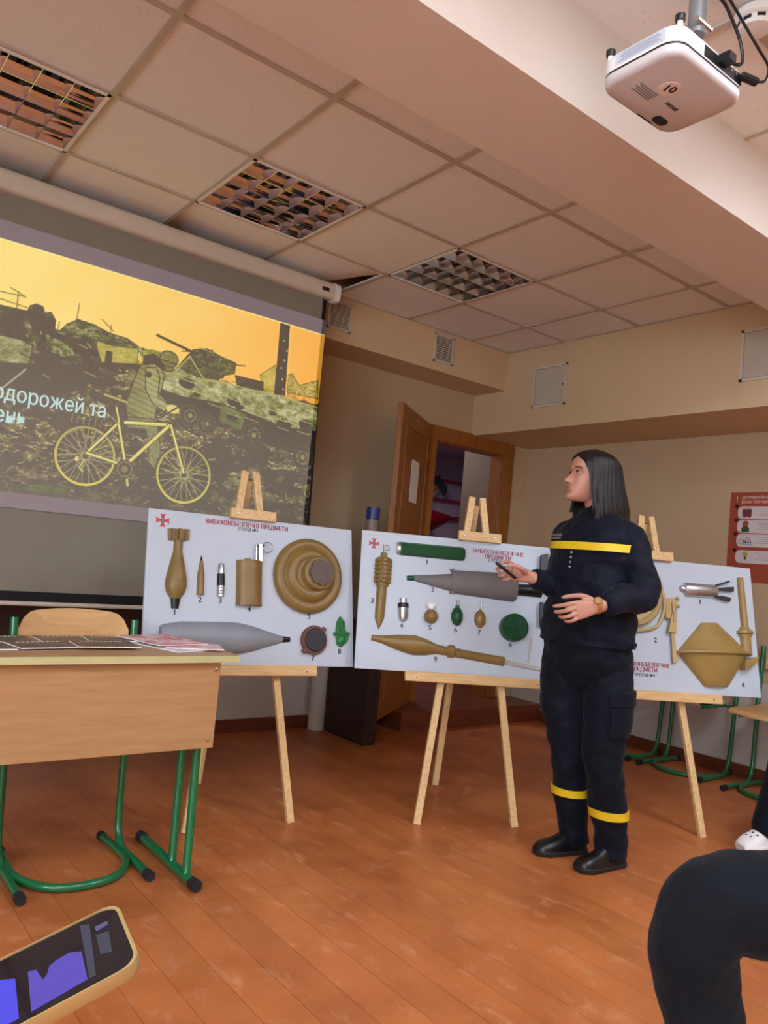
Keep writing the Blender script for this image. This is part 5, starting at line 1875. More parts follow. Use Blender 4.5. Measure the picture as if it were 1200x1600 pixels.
tag(c, 'thin black power cable reaching furthest right of the projector', 'cable', 'projector cables')
MB().tube([(1.02, -1.35, 2.452), (.975, -1.338, 2.452)], .011, 10).build('plug', 'black', c)

PHONE_PTS = [(-0.675, -1.808, 0.863), (0.921, -0.148, 0.361), (0.135, 0.989, 0.060), (-0.366, -0.007, 0.931)]

# ================================================================== THE STANDING WOMAN
PO = Vector((1.95, -.32, 0))
PANG = math.atan2(-.618, .786)      # local x: to her left-hand side as seen from the room, y: away to the boards
TH = 55 * D2R
FWD = Vector((-math.sin(TH), -math.cos(TH), 0))     # where the chest faces
LFT = Vector((math.cos(TH), -math.sin(TH), 0))      # her left


def ering(c, w, d, n=32, ax=LFT, ay=FWD, e=2.0, up_=None):
    out = []
    for k in range(n):
        a = 2 * PI * k / n
        ca, sa = math.cos(a), math.sin(a)
        x = math.copysign(abs(ca) ** (2 / e), ca) * w
        y = math.copysign(abs(sa) ** (2 / e), sa) * d
        out.append(Vector(c) + ax * x + ay * y)
    return out


def interp(rows, n):
    """smoothly resample numeric rows by their first column"""
    rows = np.array(rows, float)
    z = np.linspace(rows[0, 0], rows[-1, 0], n)
    out = [z]
    for k in range(1, rows.shape[1]):
        out.append(np.interp(z, rows[:, 0], rows[:, k]))
    A = np.array(out).T
    for _ in range(2):
        B = A.copy()
        B[1:-1, 1:] = (A[:-2, 1:] + 2 * A[1:-1, 1:] + A[2:, 1:]) / 4
        A = B
    return A


def limb(mb, pts, rad, n=20, k=6, wr=0.0, seed=0, wf=9.0):
    """smooth tapered limb; wr adds cloth folds across it"""
    P = [Vector(p) for p in pts]
    path = smooth_path(P, k)
    N = len(path)
    rr = np.interp(np.linspace(0, len(P) - 1, N), range(len(P)), rad)
    r_ = random.Random(seed)
    ph = [r_.uniform(0, 6.28) for _ in range(6)]
    prev = None
    rings = []
    for i in range(N):
        t_ = (path[min(i + 1, N - 1)] - path[max(i - 1, 0)]).normalized()
        a = Vector((0, 1, 0)) if prev is None else prev
        if prev is None and abs(t_.y) > .9:
            a = Vector((1, 0, 0))
        u = (a - t_ * a.dot(t_)).normalized()
        prev = u
        w = t_.cross(u)
        ring = []
        for q in range(n):
            an = 2 * PI * q / n
            s = i / N
            f = wr * (math.sin(s * wf * 6.28 + 2.2 * math.sin(an + ph[0]) + ph[1]) * .6 + math.sin(s * wf * 3.1 * 3 + 3 * math.cos(an * 1 + ph[2]) + ph[3]) * .4)
            ring.append(path[i] + (u * math.cos(an) + w * math.sin(an)) * (rr[i] + f))
        rings.append(ring)
    return mb.loft(rings)


def finger(mb, pts, r0, r1):
    P = smooth_path(pts, 4)
    rr = list(np.linspace(r0, r1, len(P)))
    rr[-1] *= .75
    mb.tube(P, rr, 10)
    mb.ball(P[-1], rr[-1] * 1.0, 10, 8)


body = MB()
# ---- head, in its own frame: x forward, y her left, z up from the chin
HO = Vector((-.079, -.005, 1.472))
hf = Vector((-.974, -.225, .03)).normalized()
hl = Vector((.225, -.974, 0)).normalized()
hu = hf.cross(hl)
if hu.z < 0:
    hu = -hu


def HP(x, y, z):
    return HO + hf * x + hl * y + hu * z


rows = [  # z, front, back, half width, squareness
    (0.000, .094, .010, .018), (.006, .108, -.004, .028), (.018, .113, -.030, .038), (.032, .108, -.050, .047), (.050, .107, -.066, .055),
    (.072, .102, -.080, .062), (.095, .098, -.092, .067), (.118, .093, -.098, .070), (.138, .098, -.102, .072),
    (.160, .098, -.104, .072), (.180, .090, -.100, .068), (.200, .070, -.084, .056), (.213, .042, -.056, .038), (.2195, .008, -.02, .012)]
A = interp(rows, 64)
rings = []
HEAD_L = []
for z, f, bk, w in A:
    ring = []
    HEAD_L.append([])
    for q in range(96):
        a = 2 * PI * q / 96
        ca, sa = math.cos(a), math.sin(a)
        cx = (f + bk) / 2
        hx = (f - bk) / 2
        e = 2.0 if ca < 0 else 2.25
        x = cx + math.copysign(abs(ca) ** (2 / e), ca) * hx
        y = math.copysign(abs(sa) ** (2 / e), sa) * w
        if ca > 0:
            # nose
            if .068 < z < .128:
                s = (.128 - z) / (.128 - .082) if z > .082 else 1 - ((.082 - z) / .014) ** 1.5
                s = max(0, min(1, s))
                wd = .0075 + .006 * min(1, max(0, (.115 - z) / .04))
                x += (.034 * s ** 1.15) * math.exp(-(y / wd) ** 2)
            # alae
            x += .006 * math.exp(-((z - .077) / .006) ** 2) * math.exp(-((abs(y) - .012) / .006) ** 2)
            # eye sockets, brow, cheeks
            x -= .012 * math.exp(-((z - .119) / .010) ** 2) * math.exp(-((abs(y) - .031) / .015) ** 2)
            x += .004 * math.exp(-((z - .137) / .006) ** 2) * math.exp(-((abs(y) - .028) / .022) ** 2)
            x += .004 * math.exp(-((z - .092) / .016) ** 2) * math.exp(-((abs(y) - .042) / .014) ** 2)
            # lips and chin
            lw_ = math.exp(-(y / .019) ** 2)
            x += (.0065 * math.exp(-((z - .0545) / .0042) ** 2) + .007 * math.exp(-((z - .0445) / .0045) ** 2) - .004 * math.exp(-((z - .0498) / .0018) ** 2) - .005 * math.exp(-((z - .034) / .006) ** 2)) * lw_
            x += .004 * math.exp(-((z - .014) / .010) ** 2) * math.exp(-(y / .018) ** 2)
        ring.append(HP(x, y, z))
        HEAD_L[-1].append((x, y, z))
    rings.append(ring)
body.loft(rings)


def head_at(mb, o, f):
    l = Vector((0, 0, 1)).cross(f)
    fn = lambda x, y, z: o + f * x + l * y + Vector((0, 0, z))
    mb.loft([[fn(*p) for p in r] for r in HEAD_L[::2]])
    for sg in (-1, 1):
        mb.ball(fn(-.005, sg * .070, .098), (.014, .014, .028), 12, 8)
    return fn


def short_hair(fn, par):
    rings = []
    for z, fr, bk, w in ((.070, -.045, -.108, .058), (.105, -.030, -.122, .072), (.135, -.008, -.124, .080), (.152, .030, -.122, .082), (.165, .098, -.120, .081), (.185, .096, -.112, .074), (.205, .076, -.090, .058), (.222, .040, -.052, .034), (.228, .004, -.012, .006)):
        c_ = (fr + bk) / 2
        h_ = (fr - bk) / 2
        rings.append([fn(c_ + h_ * math.cos(2 * PI * k / 32), w * math.sin(2 * PI * k / 32), z) for k in range(32)])
    MB().loft(rings).build('hair', 'hair', par, smooth=60)
    for sg in (-1, 1):
        MB().ball(fn(.0800, sg * .031, .1195), (.0105, .0105, .0070), 12, 8).build('eye', 'eyewhite', par)
        MB().ball(fn(.0878, sg * .0315, .1200), (.0048, .0048, .0050), 10, 6).build('iris', 'iris', par)
        MB().tube([fn(.0935, sg * .016, .1365), fn(.0945, sg * .030, .1415), fn(.080, sg * .046, .1390)], .002, 6).build('eyebrow', 'hair', par)
# ears
for sg in (-1, 1):
    body.ball(HP(-.005, sg * .070, .098), (.014, .012, .028), 12, 8)
# neck
limb(body, [HP(-.02, 0, .06), HP(-.028, 0, .01), (-.025, 0, 1.42), (-.02, 0, 1.36)], [.052, .050, .054, .07], 24)
# trunk under the clothes
tz = [(.80, .15, .10), (.90, .155, .11), (1.0, .135, .10), (1.12, .135, .10), (1.25, .15, .105), (1.34, .15, .09), (1.40, .09, .07)]
body.loft([ering((-.04, 0, z), w, d_, 24) for z, w, d_ in tz])
# legs
HL, HR = (.035, -.05, .82), (-.115, .055, .82)
LEG_L = [(.028, -.06, .82), (.032, -.08, .62), (.026, -.082, .46), (.062, -.075, .27), (.090, -.062, .09)]
LEG_R = [(-.112, .045, .82), (-.114, .03, .62), (-.092, .025, .46), (-.064, .04, .27), (-.032, .056, .09)]
limb(body, LEG_L, [.078, .07, .05, .045, .034])
limb(body, LEG_R, [.078, .07, .05, .045, .034])
for heel, toe in (((.118, -.052, .05), (-.035, -.135, .035)), ((-.02, .058, .05), (-.165, .005, .035))):
    limb(body, [heel, ((heel[0] + toe[0]) / 2, (heel[1] + toe[1]) / 2, .040), toe], [.026, .026, .018], 14)
# arms
SH_L, EL_L, WR_L = Vector((.066, -.135, 1.345)), Vector((.098, -.20, 1.105)), Vector((-.093, -.305, 1.052))
SH_R, EL_R, WR_R = Vector((-.135, .13, 1.36)), Vector((-.165, .03, 1.105)), Vector((-.318, -.045, 1.137))
limb(body, [SH_L, (SH_L + EL_L) / 2, EL_L, (EL_L + WR_L) / 2, WR_L], [.046, .042, .038, .034, .025], 16)
limb(body, [SH_R, (SH_R + EL_R) / 2, EL_R, (EL_R + WR_R) / 2, WR_R], [.046, .042, .038, .034, .025], 16)
# left hand: palm turned in, fingers relaxed
ux = Vector((-1, -.03, -.10)).normalized()


def palm(c0, c1, h0, h1, t0, t1, upv, n=16):
    """flattened block between wrist c0 and knuckles c1; h across, t thick"""
    c0, c1 = Vector(c0), Vector(c1)
    d_ = (c1 - c0).normalized()
    u_ = Vector(upv)
    u_ = (u_ - d_ * u_.dot(d_)).normalized()
    n_ = d_.cross(u_)
    rings = []
    for s, kk in ((-.12, .85), (0, .98), (.3, 1.04), (.7, 1.06), (1.0, 1.0), (1.08, .8)):
        h = (h0 + (h1 - h0) * max(0, min(1, s))) * kk
        th = (t0 + (t1 - t0) * max(0, min(1, s))) * kk
        c = c0 + (c1 - c0) * s
        rings.append(ering(c, h, th, n, u_, n_, 2.6))
    body.loft(rings)


palm((-.098, -.306, 1.052), (-.178, -.312, 1.028), .026, .038, .017, .013, (0, 0, 1))
f = [((-.176, -.313, 1.058), (-.212, -.318, 1.050), (-.243, -.308, 1.040), (-.266, -.292, 1.035)),
     ((-.182, -.315, 1.038), (-.216, -.320, 1.026), (-.242, -.306, 1.016), (-.258, -.286, 1.014)),
     ((-.178, -.314, 1.018), (-.208, -.318, 1.004), (-.230, -.302, .996), (-.238, -.282, .998)),
     ((-.168, -.311, 1.002), (-.192, -.314, .988), (-.210, -.300, .982), (-.216, -.282, .986))]
for q, r0 in zip(f, (.0098, .0100, .0094, .0084)):
    finger(body, q, r0, r0 * .74)
finger(body, [(-.118, -.300, 1.070), (-.152, -.300, 1.083), (-.188, -.296, 1.082), (-.232, -.290, 1.072)], .0128, .0085)
# right hand: holding the pointer
palm((-.322, -.047, 1.138), (-.392, -.048, 1.152), .026, .036, .017, .014, (.15, -.25, 1))
finger(body, [(-.386, -.050, 1.178), (-.418, -.070, 1.192), (-.442, -.092, 1.186), (-.452, -.104, 1.178)], .0096, .0072)
finger(body, [(-.396, -.046, 1.160), (-.436, -.052, 1.166), (-.462, -.076, 1.158), (-.452, -.102, 1.150)], .0098, .0074)
finger(body, [(-.394, -.044, 1.142), (-.430, -.050, 1.142), (-.450, -.074, 1.134), (-.436, -.100, 1.134)], .0094, .0072)
finger(body, [(-.388, -.042, 1.126), (-.416, -.050, 1.122), (-.430, -.072, 1.116), (-.414, -.096, 1.120)], .0084, .0066)
finger(body, [(-.340, -.070, 1.150), (-.364, -.100, 1.168), (-.394, -.112, 1.178), (-.424, -.112, 1.180)], .0120, .0084)
woman = body.build('person', 'skin', smooth=180, remesh=.0032)
woman.location = PO
woman.rotation_euler = (0, 0, PANG)
tag(woman, 'person with long dark hair in navy uniform standing, looking left and holding a pointer', 'person')

# ---- eyes, brows, lips
for sg in (-1, 1):
    MB().ball(HP(.0800, sg * .031, .1195), (.0105, .0105, .0070), 16, 12).build('eye', 'eyewhite', woman)
    MB().ball(HP(.0878, sg * .0315, .1200), (.0048, .0048, .0050), 12, 8).build('iris', 'iris', woman)
    b = MB()
    b.tube(smooth_path([HP(.0935, sg * .016, .1365), HP(.0945, sg * .030, .1415), HP(.084, sg * .044, .1395), HP(.074, sg * .052, .1345)], 4), [.0012] + [.0022] * 11 + [.0010], 8)
    b.build('eyebrow', 'hair', woman)
    b = MB()
    b.tube(smooth_path([HP(.0875, sg * .020, .1200), HP(.0915, sg * .030, .1262), HP(.085, sg * .043, .1215)], 4), .0014, 6)
    b.build('eyelash', 'iris', woman)
b = MB()
for zc, xo, h in ((.0545, .1120, .0032), (.0445, .1125, .0036)):
    P = [HP(xo - .012 - .0, -.021, .0498), HP(xo - .0015, -.010, zc), HP(xo + .0012, 0, zc), HP(xo - .0015, .010, zc), HP(xo - .012, .021, .0498)]
    b.tube(smooth_path(P, 5), [h * .35] + [h * .8] * 5 + [h] * 9 + [h * .8] * 5 + [h * .35], 8)
b.build('lips', 'lips', woman)

# ---- hair: straight long bob, open at the face
hb = MB()
NR, NA = 54, 120
HC = Vector((-.072, -.002, 0))


def hair_ring(z):
    # local to the head centre line: forward extent, back extent, half width
    pts_z = [1.395, 1.44, 1.486, 1.52, 1.557, 1.60, 1.64, 1.665, 1.685, 1.697, 1.7045]
    bk = [.172, .173, .160, .150, .138, .128, .118, .100, .072, .040, .006]
    frn = [.070, .078, .086, .092, .098, .104, .102, .092, .070, .042, .006]
    wd = [.100, .104, .100, .096, .092, .088, .084, .074, .055, .032, .005]
    op = [60, 58, 57, 56, 56, 54, 42, 16, 0, 0, 0]
    return [float(np.interp(z, pts_z, a)) for a in (bk, frn, wd, op)]


outer, inner = [], []
zs = list(np.linspace(1.402, 1.66, 34)) + list(np.linspace(1.668, 1.7045, 14))
for z in zs:
    bk, frn, wd, op = hair_ring(z)
    ro, ri = [], []
    for q in range(NA + 1):
        a = (op + (360 - 2 * op) * q / NA) * D2R
        ca, sa = math.cos(a), math.sin(a)
        R = frn if ca > 0 else bk
        st_ = 1 + .018 * math.sin(a * 46 + 1.3 * math.sin(z * 30)) + .012 * math.sin(a * 23 + z * 12)
        x, y = R * ca * st_, wd * sa * st_
        zz = z
        if z < 1.43:
            zz = z + .010 * math.sin(a * 31) + .008 * math.sin(a * 13 + 1)
        # straight hair is a bit flatter on the side
        P = HC + Vector((hf.x, hf.y, 0)).normalized() * x + Vector((hl.x, hl.y, 0)) * y + Vector((0, 0, zz))
        ro.append(P)
        th = .016 if z < 1.66 else .012
        C0 = HC + Vector((0, 0, zz))
        v = C0 - P
        ri.append(P + v.normalized() * min(th, v.length * .5))
    outer.append(ro)
    inner.append(ri)
vs = [p for r in outer for p in r] + [p for r in inner for p in r]
n, m = NA + 1, len(zs)
off = n * m
fs = []
for j in range(m - 1):
    for i in range(n - 1):
        a = j * n + i
        fs.append((a, a + 1, a + n + 1, a + n))
        fs.append((off + a, off + a + n, off + a + n + 1, off + a + 1))
    for i in (0, n - 1):
        a = j * n + i
        fs.append((a, a + n, off + a + n, off + a))
for i in range(n - 1):
    fs.append((i, off + i, off + i + 1, i + 1))
    a = (m - 1) * n + i
    fs.append((a, a + 1, off + a + 1, off + a))
hb.add(vs, fs)
# loose strands at the ends
r_ = random.Random(4)
for k in range(110):
    a = r_.uniform(84, 276) * D2R
    bk, frn, wd, op = hair_ring(1.43)
    R = frn if math.cos(a) > 0 else bk
    kk = r_.uniform(.86, 1.02)
    def HQ(s, z):
        return HC + Vector((hf.x, hf.y, 0)).normalized() * (R * math.cos(a) * s) + Vector((hl.x, hl.y, 0)) * (wd * math.sin(a) * s) + Vector((0, 0, z))
    e_ = r_.uniform(.98, 1.10)
    hb.tube([HQ(kk * .90, 1.46), HQ(kk * .96, 1.43), HQ(kk * e_, r_.uniform(1.375, 1.40))], [.003, .003, .0008], 5)
hb.build('hair', 'hair', woman, smooth=60)
hb = MB()
# hair on the far side falling in front of the neck
for k in range(26):
    s = k / 25
    hb.tube(smooth_path([HP(.035 - .03 * s, -.068, .09), HP(.045 - .03 * s, -.066, .02), HP(.060 - .045 * s, -.058, -.045 + .02 * s)], 4), [.005] * 8 + [.002], 6)
hb.build('hair_strands', 'hair', woman, smooth=60)

# ---- jacket
jk = MB()
JR = [(.885, -.048, .200, .158), (.93, -.050, .203, .158), (1.0, -.048, .198, .150), (1.1, -.042, .196, .146), (1.2, -.036, .198, .146), (1.28, -.034, .200, .142),
      (1.33, -.032, .198, .132), (1.37, -.028, .180, .112), (1.40, -.024, .135, .090), (1.425, -.022, .085, .074), (1.44, -.022, .066, .062)]
JA = interp(JR, 70)


def jring(z, grow=0.0, n=72):
    c, w, d_ = [float(np.interp(z, JA[:, 0], JA[:, k])) for k in (1, 2, 3)]
    out = []
    for k in range(n):
        a = 2 * PI * k / n
        e = 2.25
        ca, sa = math.cos(a), math.sin(a)
        x = math.copysign(abs(ca) ** (2 / e), ca) * (w + grow)
        y = math.copysign(abs(sa) ** (2 / e), sa) * (d_ + grow)
        wv = .004 * math.sin(z * 34 + 3 * math.sin(a * 2 + 1)) + .003 * math.sin(z * 80 + 5 * math.cos(a + .5)) + .004 * math.sin(a * 5 + z * 9) * (1.35 - z)
        kx = 1 + wv / w
        out.append(Vector((c, 0, z)) + LFT * x * kx + FWD * y * kx)
    return out


jk.loft([jring(z) for z in JA[:, 0]])
limb(jk, [SH_L + Vector((-.03, .02, .005)), SH_L + Vector((.006, -.002, -.035)), (SH_L + EL_L) / 2 + Vector((.004, 0, 0)), EL_L + Vector((.006, 0, 0)), (EL_L + WR_L) / 2 + Vector((0, 0, .004)), WR_L + Vector((.022, .006, 0))],
     [.050, .062, .058, .060, .050, .040], 28, 9, .0040, 3, 2.4)
limb(jk, [SH_R + Vector((.03, -.02, .005)), SH_R + Vector((-.004, .0, -.035)), (SH_R + EL_R) / 2, EL_R, (EL_R + WR_R) / 2, WR_R + Vector((.02, .006, 0))],
     [.050, .058, .056, .052, .044, .035], 28, 9, .0036, 5, 2.4)
jk.build('jacket', 'navy', woman, smooth=180, remesh=.006, wrinkle=.026)
# stand-up collar
b = MB()
rin = [ering((-.03, 0, 1.425), .070, .066, 40), ering((-.034, 0, 1.462), .062, .058, 40), ering((-.034, 0, 1.462), .056, .052, 40), ering((-.03, 0, 1.420), .060, .058, 40)]
b.loft(rin + [rin[0]], False)
b.build('collar', 'navy', woman)


def band(z0, z1, k0, k1, grow, mat, name, fn=None, n=72, tilt=0.0):
    b_ = MB()
    vs, fs = [], []
    ks = range(k0, k1 + 1)
    for g in (grow, grow + .0025):
        for zz in (z0, z1):
            rg_ = None
            for k in ks:
                rg_ = (fn or jring)(zz, g, n)
                vs.append(rg_[k % n])
    m_ = len(list(ks))
    for i in range(m_ - 1):
        a = i
        fs += [(a, a + 1, m_ + a + 1, m_ + a), (2 * m_ + a, 3 * m_ + a, 3 * m_ + a + 1, 2 * m_ + a + 1), (a, 2 * m_ + a, 2 * m_ + a + 1, a + 1), (m_ + a, m_ + a + 1, 3 * m_ + a + 1, 3 * m_ + a)]
    fs += [(0, m_, 3 * m_, 2 * m_), (m_ - 1, 3 * m_ - 1, 4 * m_ - 1, 2 * m_ - 1)]
    b_.add(vs, fs)
    return b_.build(name, mat, woman)


# yellow tape across the chest (angle 0 = her left, 90 deg = straight ahead)
band(1.268, 1.300, 2, 34, .0145, 'yellow', 'reflective_tape')
band(1.322, 1.332, 22, 30, .0145, 'grey', 'name_tape')
band(1.308, 1.318, 22, 30, .0145, 'grey', 'name_tape')
# placket with four snap buttons
band(1.17, 1.268, 17, 20, .0105, 'navy', 'placket')
for k in range(4):
    z = 1.254 - k * .020
    c, w, d_ = [float(np.interp(z, JA[:, 0], JA[:, q])) for q in (1, 2, 3)]
    P = Vector((c, 0, z)) + FWD * (d_ + .0135)
    MB().ball(P, (.0052, .0052, .0052), 12, 8).build('button', 'alu', woman)
# chest pocket flap and shoulder patch
band(1.225, 1.250, 6, 14, .008, 'navy', 'pocket_flap')
band(.885, .905, 0, 71, .006, 'navy', 'hem')

# ---- trousers
tp = MB()
tp.loft([ering((-.046, 0, z), w, d_, 36) for z, w, d_ in ((.69, .06, .06), (.72, .12, .10), (.77, .170, .130), (.82, .190, .146), (.88, .192, .150), (.93, .185, .142), (.97, .17, .13))])


def tleg(pts, rad, seed):
    limb(tp, pts, rad, 30, 9, .0042, seed, 3.2)


TL = [(.025, -.055, .86), (.030, -.075, .70), (.032, -.085, .58), (.026, -.082, .46), (.046, -.080, .35), (.068, -.075, .22), (.086, -.066, .12), (.094, -.062, .045)]
TR = [(-.112, .05, .86), (-.120, .04, .70), (-.112, .03, .58), (-.092, .025, .46), (-.078, .03, .35), (-.058, .044, .22), (-.036, .056, .12), (-.028, .058, .045)]
RL = [.098, .096, .090, .078, .074, .070, .064, .062]
RR = [.098, .098, .090, .074, .070, .066, .062, .061]
tleg(TL, RL, 8)
tleg(TR, RR, 9)
tp.build('trousers', 'navyp', woman, smooth=180, remesh=.006, wrinkle=.022)


def leg_at(TT, RR_, z):
    zs_ = [p[2] for p in TT][::-1]
    return (float(np.interp(z, zs_, [p[0] for p in TT][::-1])), float(np.interp(z, zs_, [p[1] for p in TT][::-1])), float(np.interp(z, zs_, RR_[::-1])))


for TT, RRR, zc in ((TL, RL, .218), (TR, RR, .262)):
    rings = []
    for z, g in ((zc - .016, .001), (zc - .016, .0115), (zc + .016, .0115), (zc + .016, .001)):
        x, y, r = leg_at(TT, RRR, z)
        rings.append(ering((x, y, z), r + g, r + g, 40))
    MB().loft(rings + [rings[0]], False).build('reflective_tape', 'yellow', woman)
# cargo pocket on her left thigh, facing the room
def leg_patch(TT, RRR, z0, z1, a0, a1, g0, g1, name, cut=0.0, n=20, m=6):
    vs, fs = [], []
    for g in (g0, g1):
        for j in range(m + 1):
            z = z0 + (z1 - z0) * j / m
            x, y, r = leg_at(TT, RRR, z)
            for k in range(n + 1):
                a = (a0 + (a1 - a0) * k / n) * D2R
                vs.append(Vector((x, y, z)) + LFT * math.cos(a) * (r + g) + FWD * math.sin(a) * (r + g))
    N_ = (n + 1) * (m + 1)
    for j in range(m):
        for k in range(n):
            q = j * (n + 1) + k
            fs.append((q, q + 1, q + n + 2, q + n + 1))
            fs.append((N_ + q, N_ + q + n + 1, N_ + q + n + 2, N_ + q + 1))
    ed = list(range(n + 1)) + [j * (n + 1) + n for j in range(1, m + 1)] + [m * (n + 1) + k for k in range(n - 1, -1, -1)] + [j * (n + 1) for j in range(m - 1, 0, -1)]
    for q, w in zip(ed, ed[1:] + ed[:1]):
        fs.append((q, w, N_ + w, N_ + q))
    return MB().add(vs, fs).build(name, 'navyp', woman, bevel=.002)


leg_patch(TL, RL, .53, .70, -48, 42, .002, .012, 'cargo_pocket')
leg_patch(TL, RL, .655, .715, -52, 46, .010, .018, 'pocket_flap')


# ---- shoes
def shoe(heel, toe, name='shoe'):
    heel, toe = Vector(heel), Vector(toe)
    L = (toe - heel).length
    dx = (toe - heel).normalized()
    dy = Vector((0, 0, 1)).cross(dx)
    Mx = frame3(heel, dx, dy, (0, 0, 1))
    rows = [(-.004, .012, .060), (.004, .024, .080), (.02, .031, .092), (.07, .034, .100), (.11, .037, .094), (.14, .040, .078), (.17, .043, .066), (.20, .044, .060), (.225, .041, .054), (.24, .034, .046), (.25, .020, .036), (.253, .008, .028)]
    k = L / .25
    rings = []
    for x, w, h in rows:
        ring = []
        for q in range(24):
            a = 2 * PI * q / 24
            yy = math.copysign(abs(math.cos(a)) ** .8, math.cos(a)) * w
            zz = .018 + (h - .018) * (math.sin(a) if math.sin(a) > 0 else 0) ** .75 if math.sin(a) > 0 else .016
            ring.append(Mx @ Vector((x * k, yy * (1 - .15 * max(0, math.sin(a))), zz)))
        rings.append(ring)
    o_ = MB().loft(rings).build(name, 'leather', woman, smooth=60)
    rings = []
    for z, g in ((.0, -.001), (.004, .003), (.017, .004), (.021, .001)):
        ring = []
        for x, w, h in rows:
            ring.append(Mx @ Vector(((x * 1.02 - .003) * k, w + g, z + (.004 if x > .22 else 0))))
        for x, w, h in rows[::-1]:
            ring.append(Mx @ Vector(((x * 1.02 - .003) * k, -w - g, z + (.004 if x > .22 else 0))))
        rings.append(ring)
    MB().loft(rings).build('sole', 'rubber', o_)
    b_ = MB()
    for q in range(6):
        x = (.085 + q * .016) * k
        h = float(np.interp(x / k, [r[0] for r in rows], [r[2] for r in rows]))
        b_.tube(smooth_path([Mx @ Vector((x - .006, -.020, h - .008)), Mx @ Vector((x, 0, h + .0025)), Mx @ Vector((x - .006, .020, h - .008))], 4), .0022, 6)
        b_.tube(smooth_path([Mx @ Vector((x + .006, -.020, h - .010)), Mx @ Vector((x - .002, 0, h + .0035)), Mx @ Vector((x - .010, .020, h - .008))], 4), .0020, 6)
    b_.build('laces', 'black', o_)
    return o_


shoe((.150, -.040, 0), (-.062, -.160, 0))
shoe((.024, .075, 0), (-.200, -.010, 0))

# ---- watch on the left wrist
wc = Vector((-.100, -.306, 1.051))
wd_ = (Vector((-.178, -.312, 1.028)) - wc).normalized()
uu = (Vector((0, 0, 1)) - wd_ * wd_.z).normalized()
nn = wd_.cross(uu)
b = MB()
rings = []
for s, g in ((-.007, .001), (-.006, .0045), (.006, .0045), (.007, .001)):
    rings.append(ering(wc + wd_ * s, .0275 + g, .0195 + g, 40, uu, nn))
b.loft(rings + [rings[0]], False)
wt = b.build('wristwatch', 'gold', woman)
side = -1 if nn.y > 0 else 1
pc = wc + uu * .020 + nn * side * .016
an_ = (uu * .55 + nn * side * .83).normalized()
b = MB().lathe([(.016, 0), (.016, .006), (.014, .008), (.001, .008)], frame3(pc, wd_, an_.cross(wd_), an_), 28)
b.build('watch_face', 'gold', wt)

# ---- pointer in the right hand
p0 = Vector((-.474, -.118, 1.184))
p1 = Vector((-.384, -.086, 1.126))
dd = (p1 - p0).normalized()
sv = Vector((0, 0, 1))
pt_ = thing('remote_pointer', 'slim black remote pointer held in the outstretched hand', 'pointer', PO + rz(PANG).to_3x3() @ p0, PANG)
MB().bar((0, 0, 0), (p1 - p0), .016, .011, (0, -1, .3)).build('body', 'black', pt_, bevel=.004)
b = MB()
for k in range(3):
    b.ball((p1 - p0) * (.25 + k * .16) + Vector((0, -.004, .006)), (.003, .003, .003), 10, 6)
b.build('button', 'slate', pt_)

# ================================================================== SEATED PERSON, FRONT RIGHT
R3_ = Vector((.786, -.618, 0))
A3_ = Vector((.618, .786, 0))
K = Vector((.640, -1.515, .545))


def seated(K, side_vec, back_vec, body_label, sub):
    pass


sb = MB()
hip = K + R3_ * .46 + A3_ * .02 + Vector((0, 0, -.02))
ank = K + R3_ * .085 + A3_ * .015
ank.z = .09
K2 = K + A3_ * .20 + R3_ * .37
hip2 = hip + A3_ * .22
ank2 = Vector((.915, -1.555, .09))
seat_dx = R3_
limb(sb, [hip, K + R3_ * .22, K + R3_ * .05], [.075, .068, .056], 18)
limb(sb, [K + R3_ * .02 + Vector((0, 0, .02)), (K + ank) / 2, ank], [.055, .05, .036], 18)
limb(sb, [ank + Vector((0, 0, -.03)), ank - R3_ * .10 + Vector((0, 0, -.055))], [.034, .028], 12)
limb(sb, [hip2, (hip2 + K2) / 2 + Vector((0, 0, .01)), K2], [.075, .066, .056], 18)
limb(sb, [K2, K2 + R3_ * .03 + Vector((0, 0, -.23)), K2 + R3_ * .04 + Vector((0, 0, -.455))], [.055, .05, .036], 18)
limb(sb, [K2 + R3_ * .04 + Vector((0, 0, -.485)), K2 - R3_ * .06 + Vector((0, 0, -.51))], [.034, .028], 12)
hc_ = (hip + hip2) / 2
sb.loft([ering(hc_ + R3_ * (.02 + s * .04) + Vector((0, 0, z)), w, d_, 24, A3_, R3_) for s, z, w, d_ in ((0, -.08, .15, .10), (.5, .0, .18, .12), (1, .12, .16, .11), (1.2, .30, .155, .10), (1.4, .45, .155, .095), (1.6, .53, .10, .07), (1.7, .57, .055, .055))])
nk = hc_ + R3_ * .09 + Vector((0, 0, .56))
limb(sb, [nk, nk + Vector((0, 0, .12))], [.058, .055], 16)
FN1 = head_at(sb, nk + R3_ * -.01 + Vector((0, 0, .095)), -R3_)
for sg, hh in ((-.21, hip), (.21, hip2)):
    s0 = nk + A3_ * sg * .86 + Vector((0, 0, -.075))
    el = s0 + R3_ * .02 + Vector((0, 0, -.28))
    wr = hh + R3_ * .07 + Vector((0, 0, .13))
    limb(sb, [s0, (s0 + el) / 2, el, (el + wr) / 2, wr], [.036, .038, .036, .032, .025], 14)
    limb(sb, [wr, wr - R3_ * .08], [.034, .03], 12)
    for q in range(4):
        o0 = wr - R3_ * .08 + A3_ * (q - 1.5) * .02
        finger(sb, [o0, o0 - R3_ * .04 + Vector((0, 0, -.006)), o0 - R3_ * .075 + Vector((0, 0, -.022))], .009, .007)
    finger(sb, [wr - R3_ * .02 - A3_ * sg * .12, wr - R3_ * .06 - A3_ * sg * .2, wr - R3_ * .09 - A3_ * sg * .2], .011, .008)
pb = sb.build('person', 'skin', smooth=180, remesh=.004)
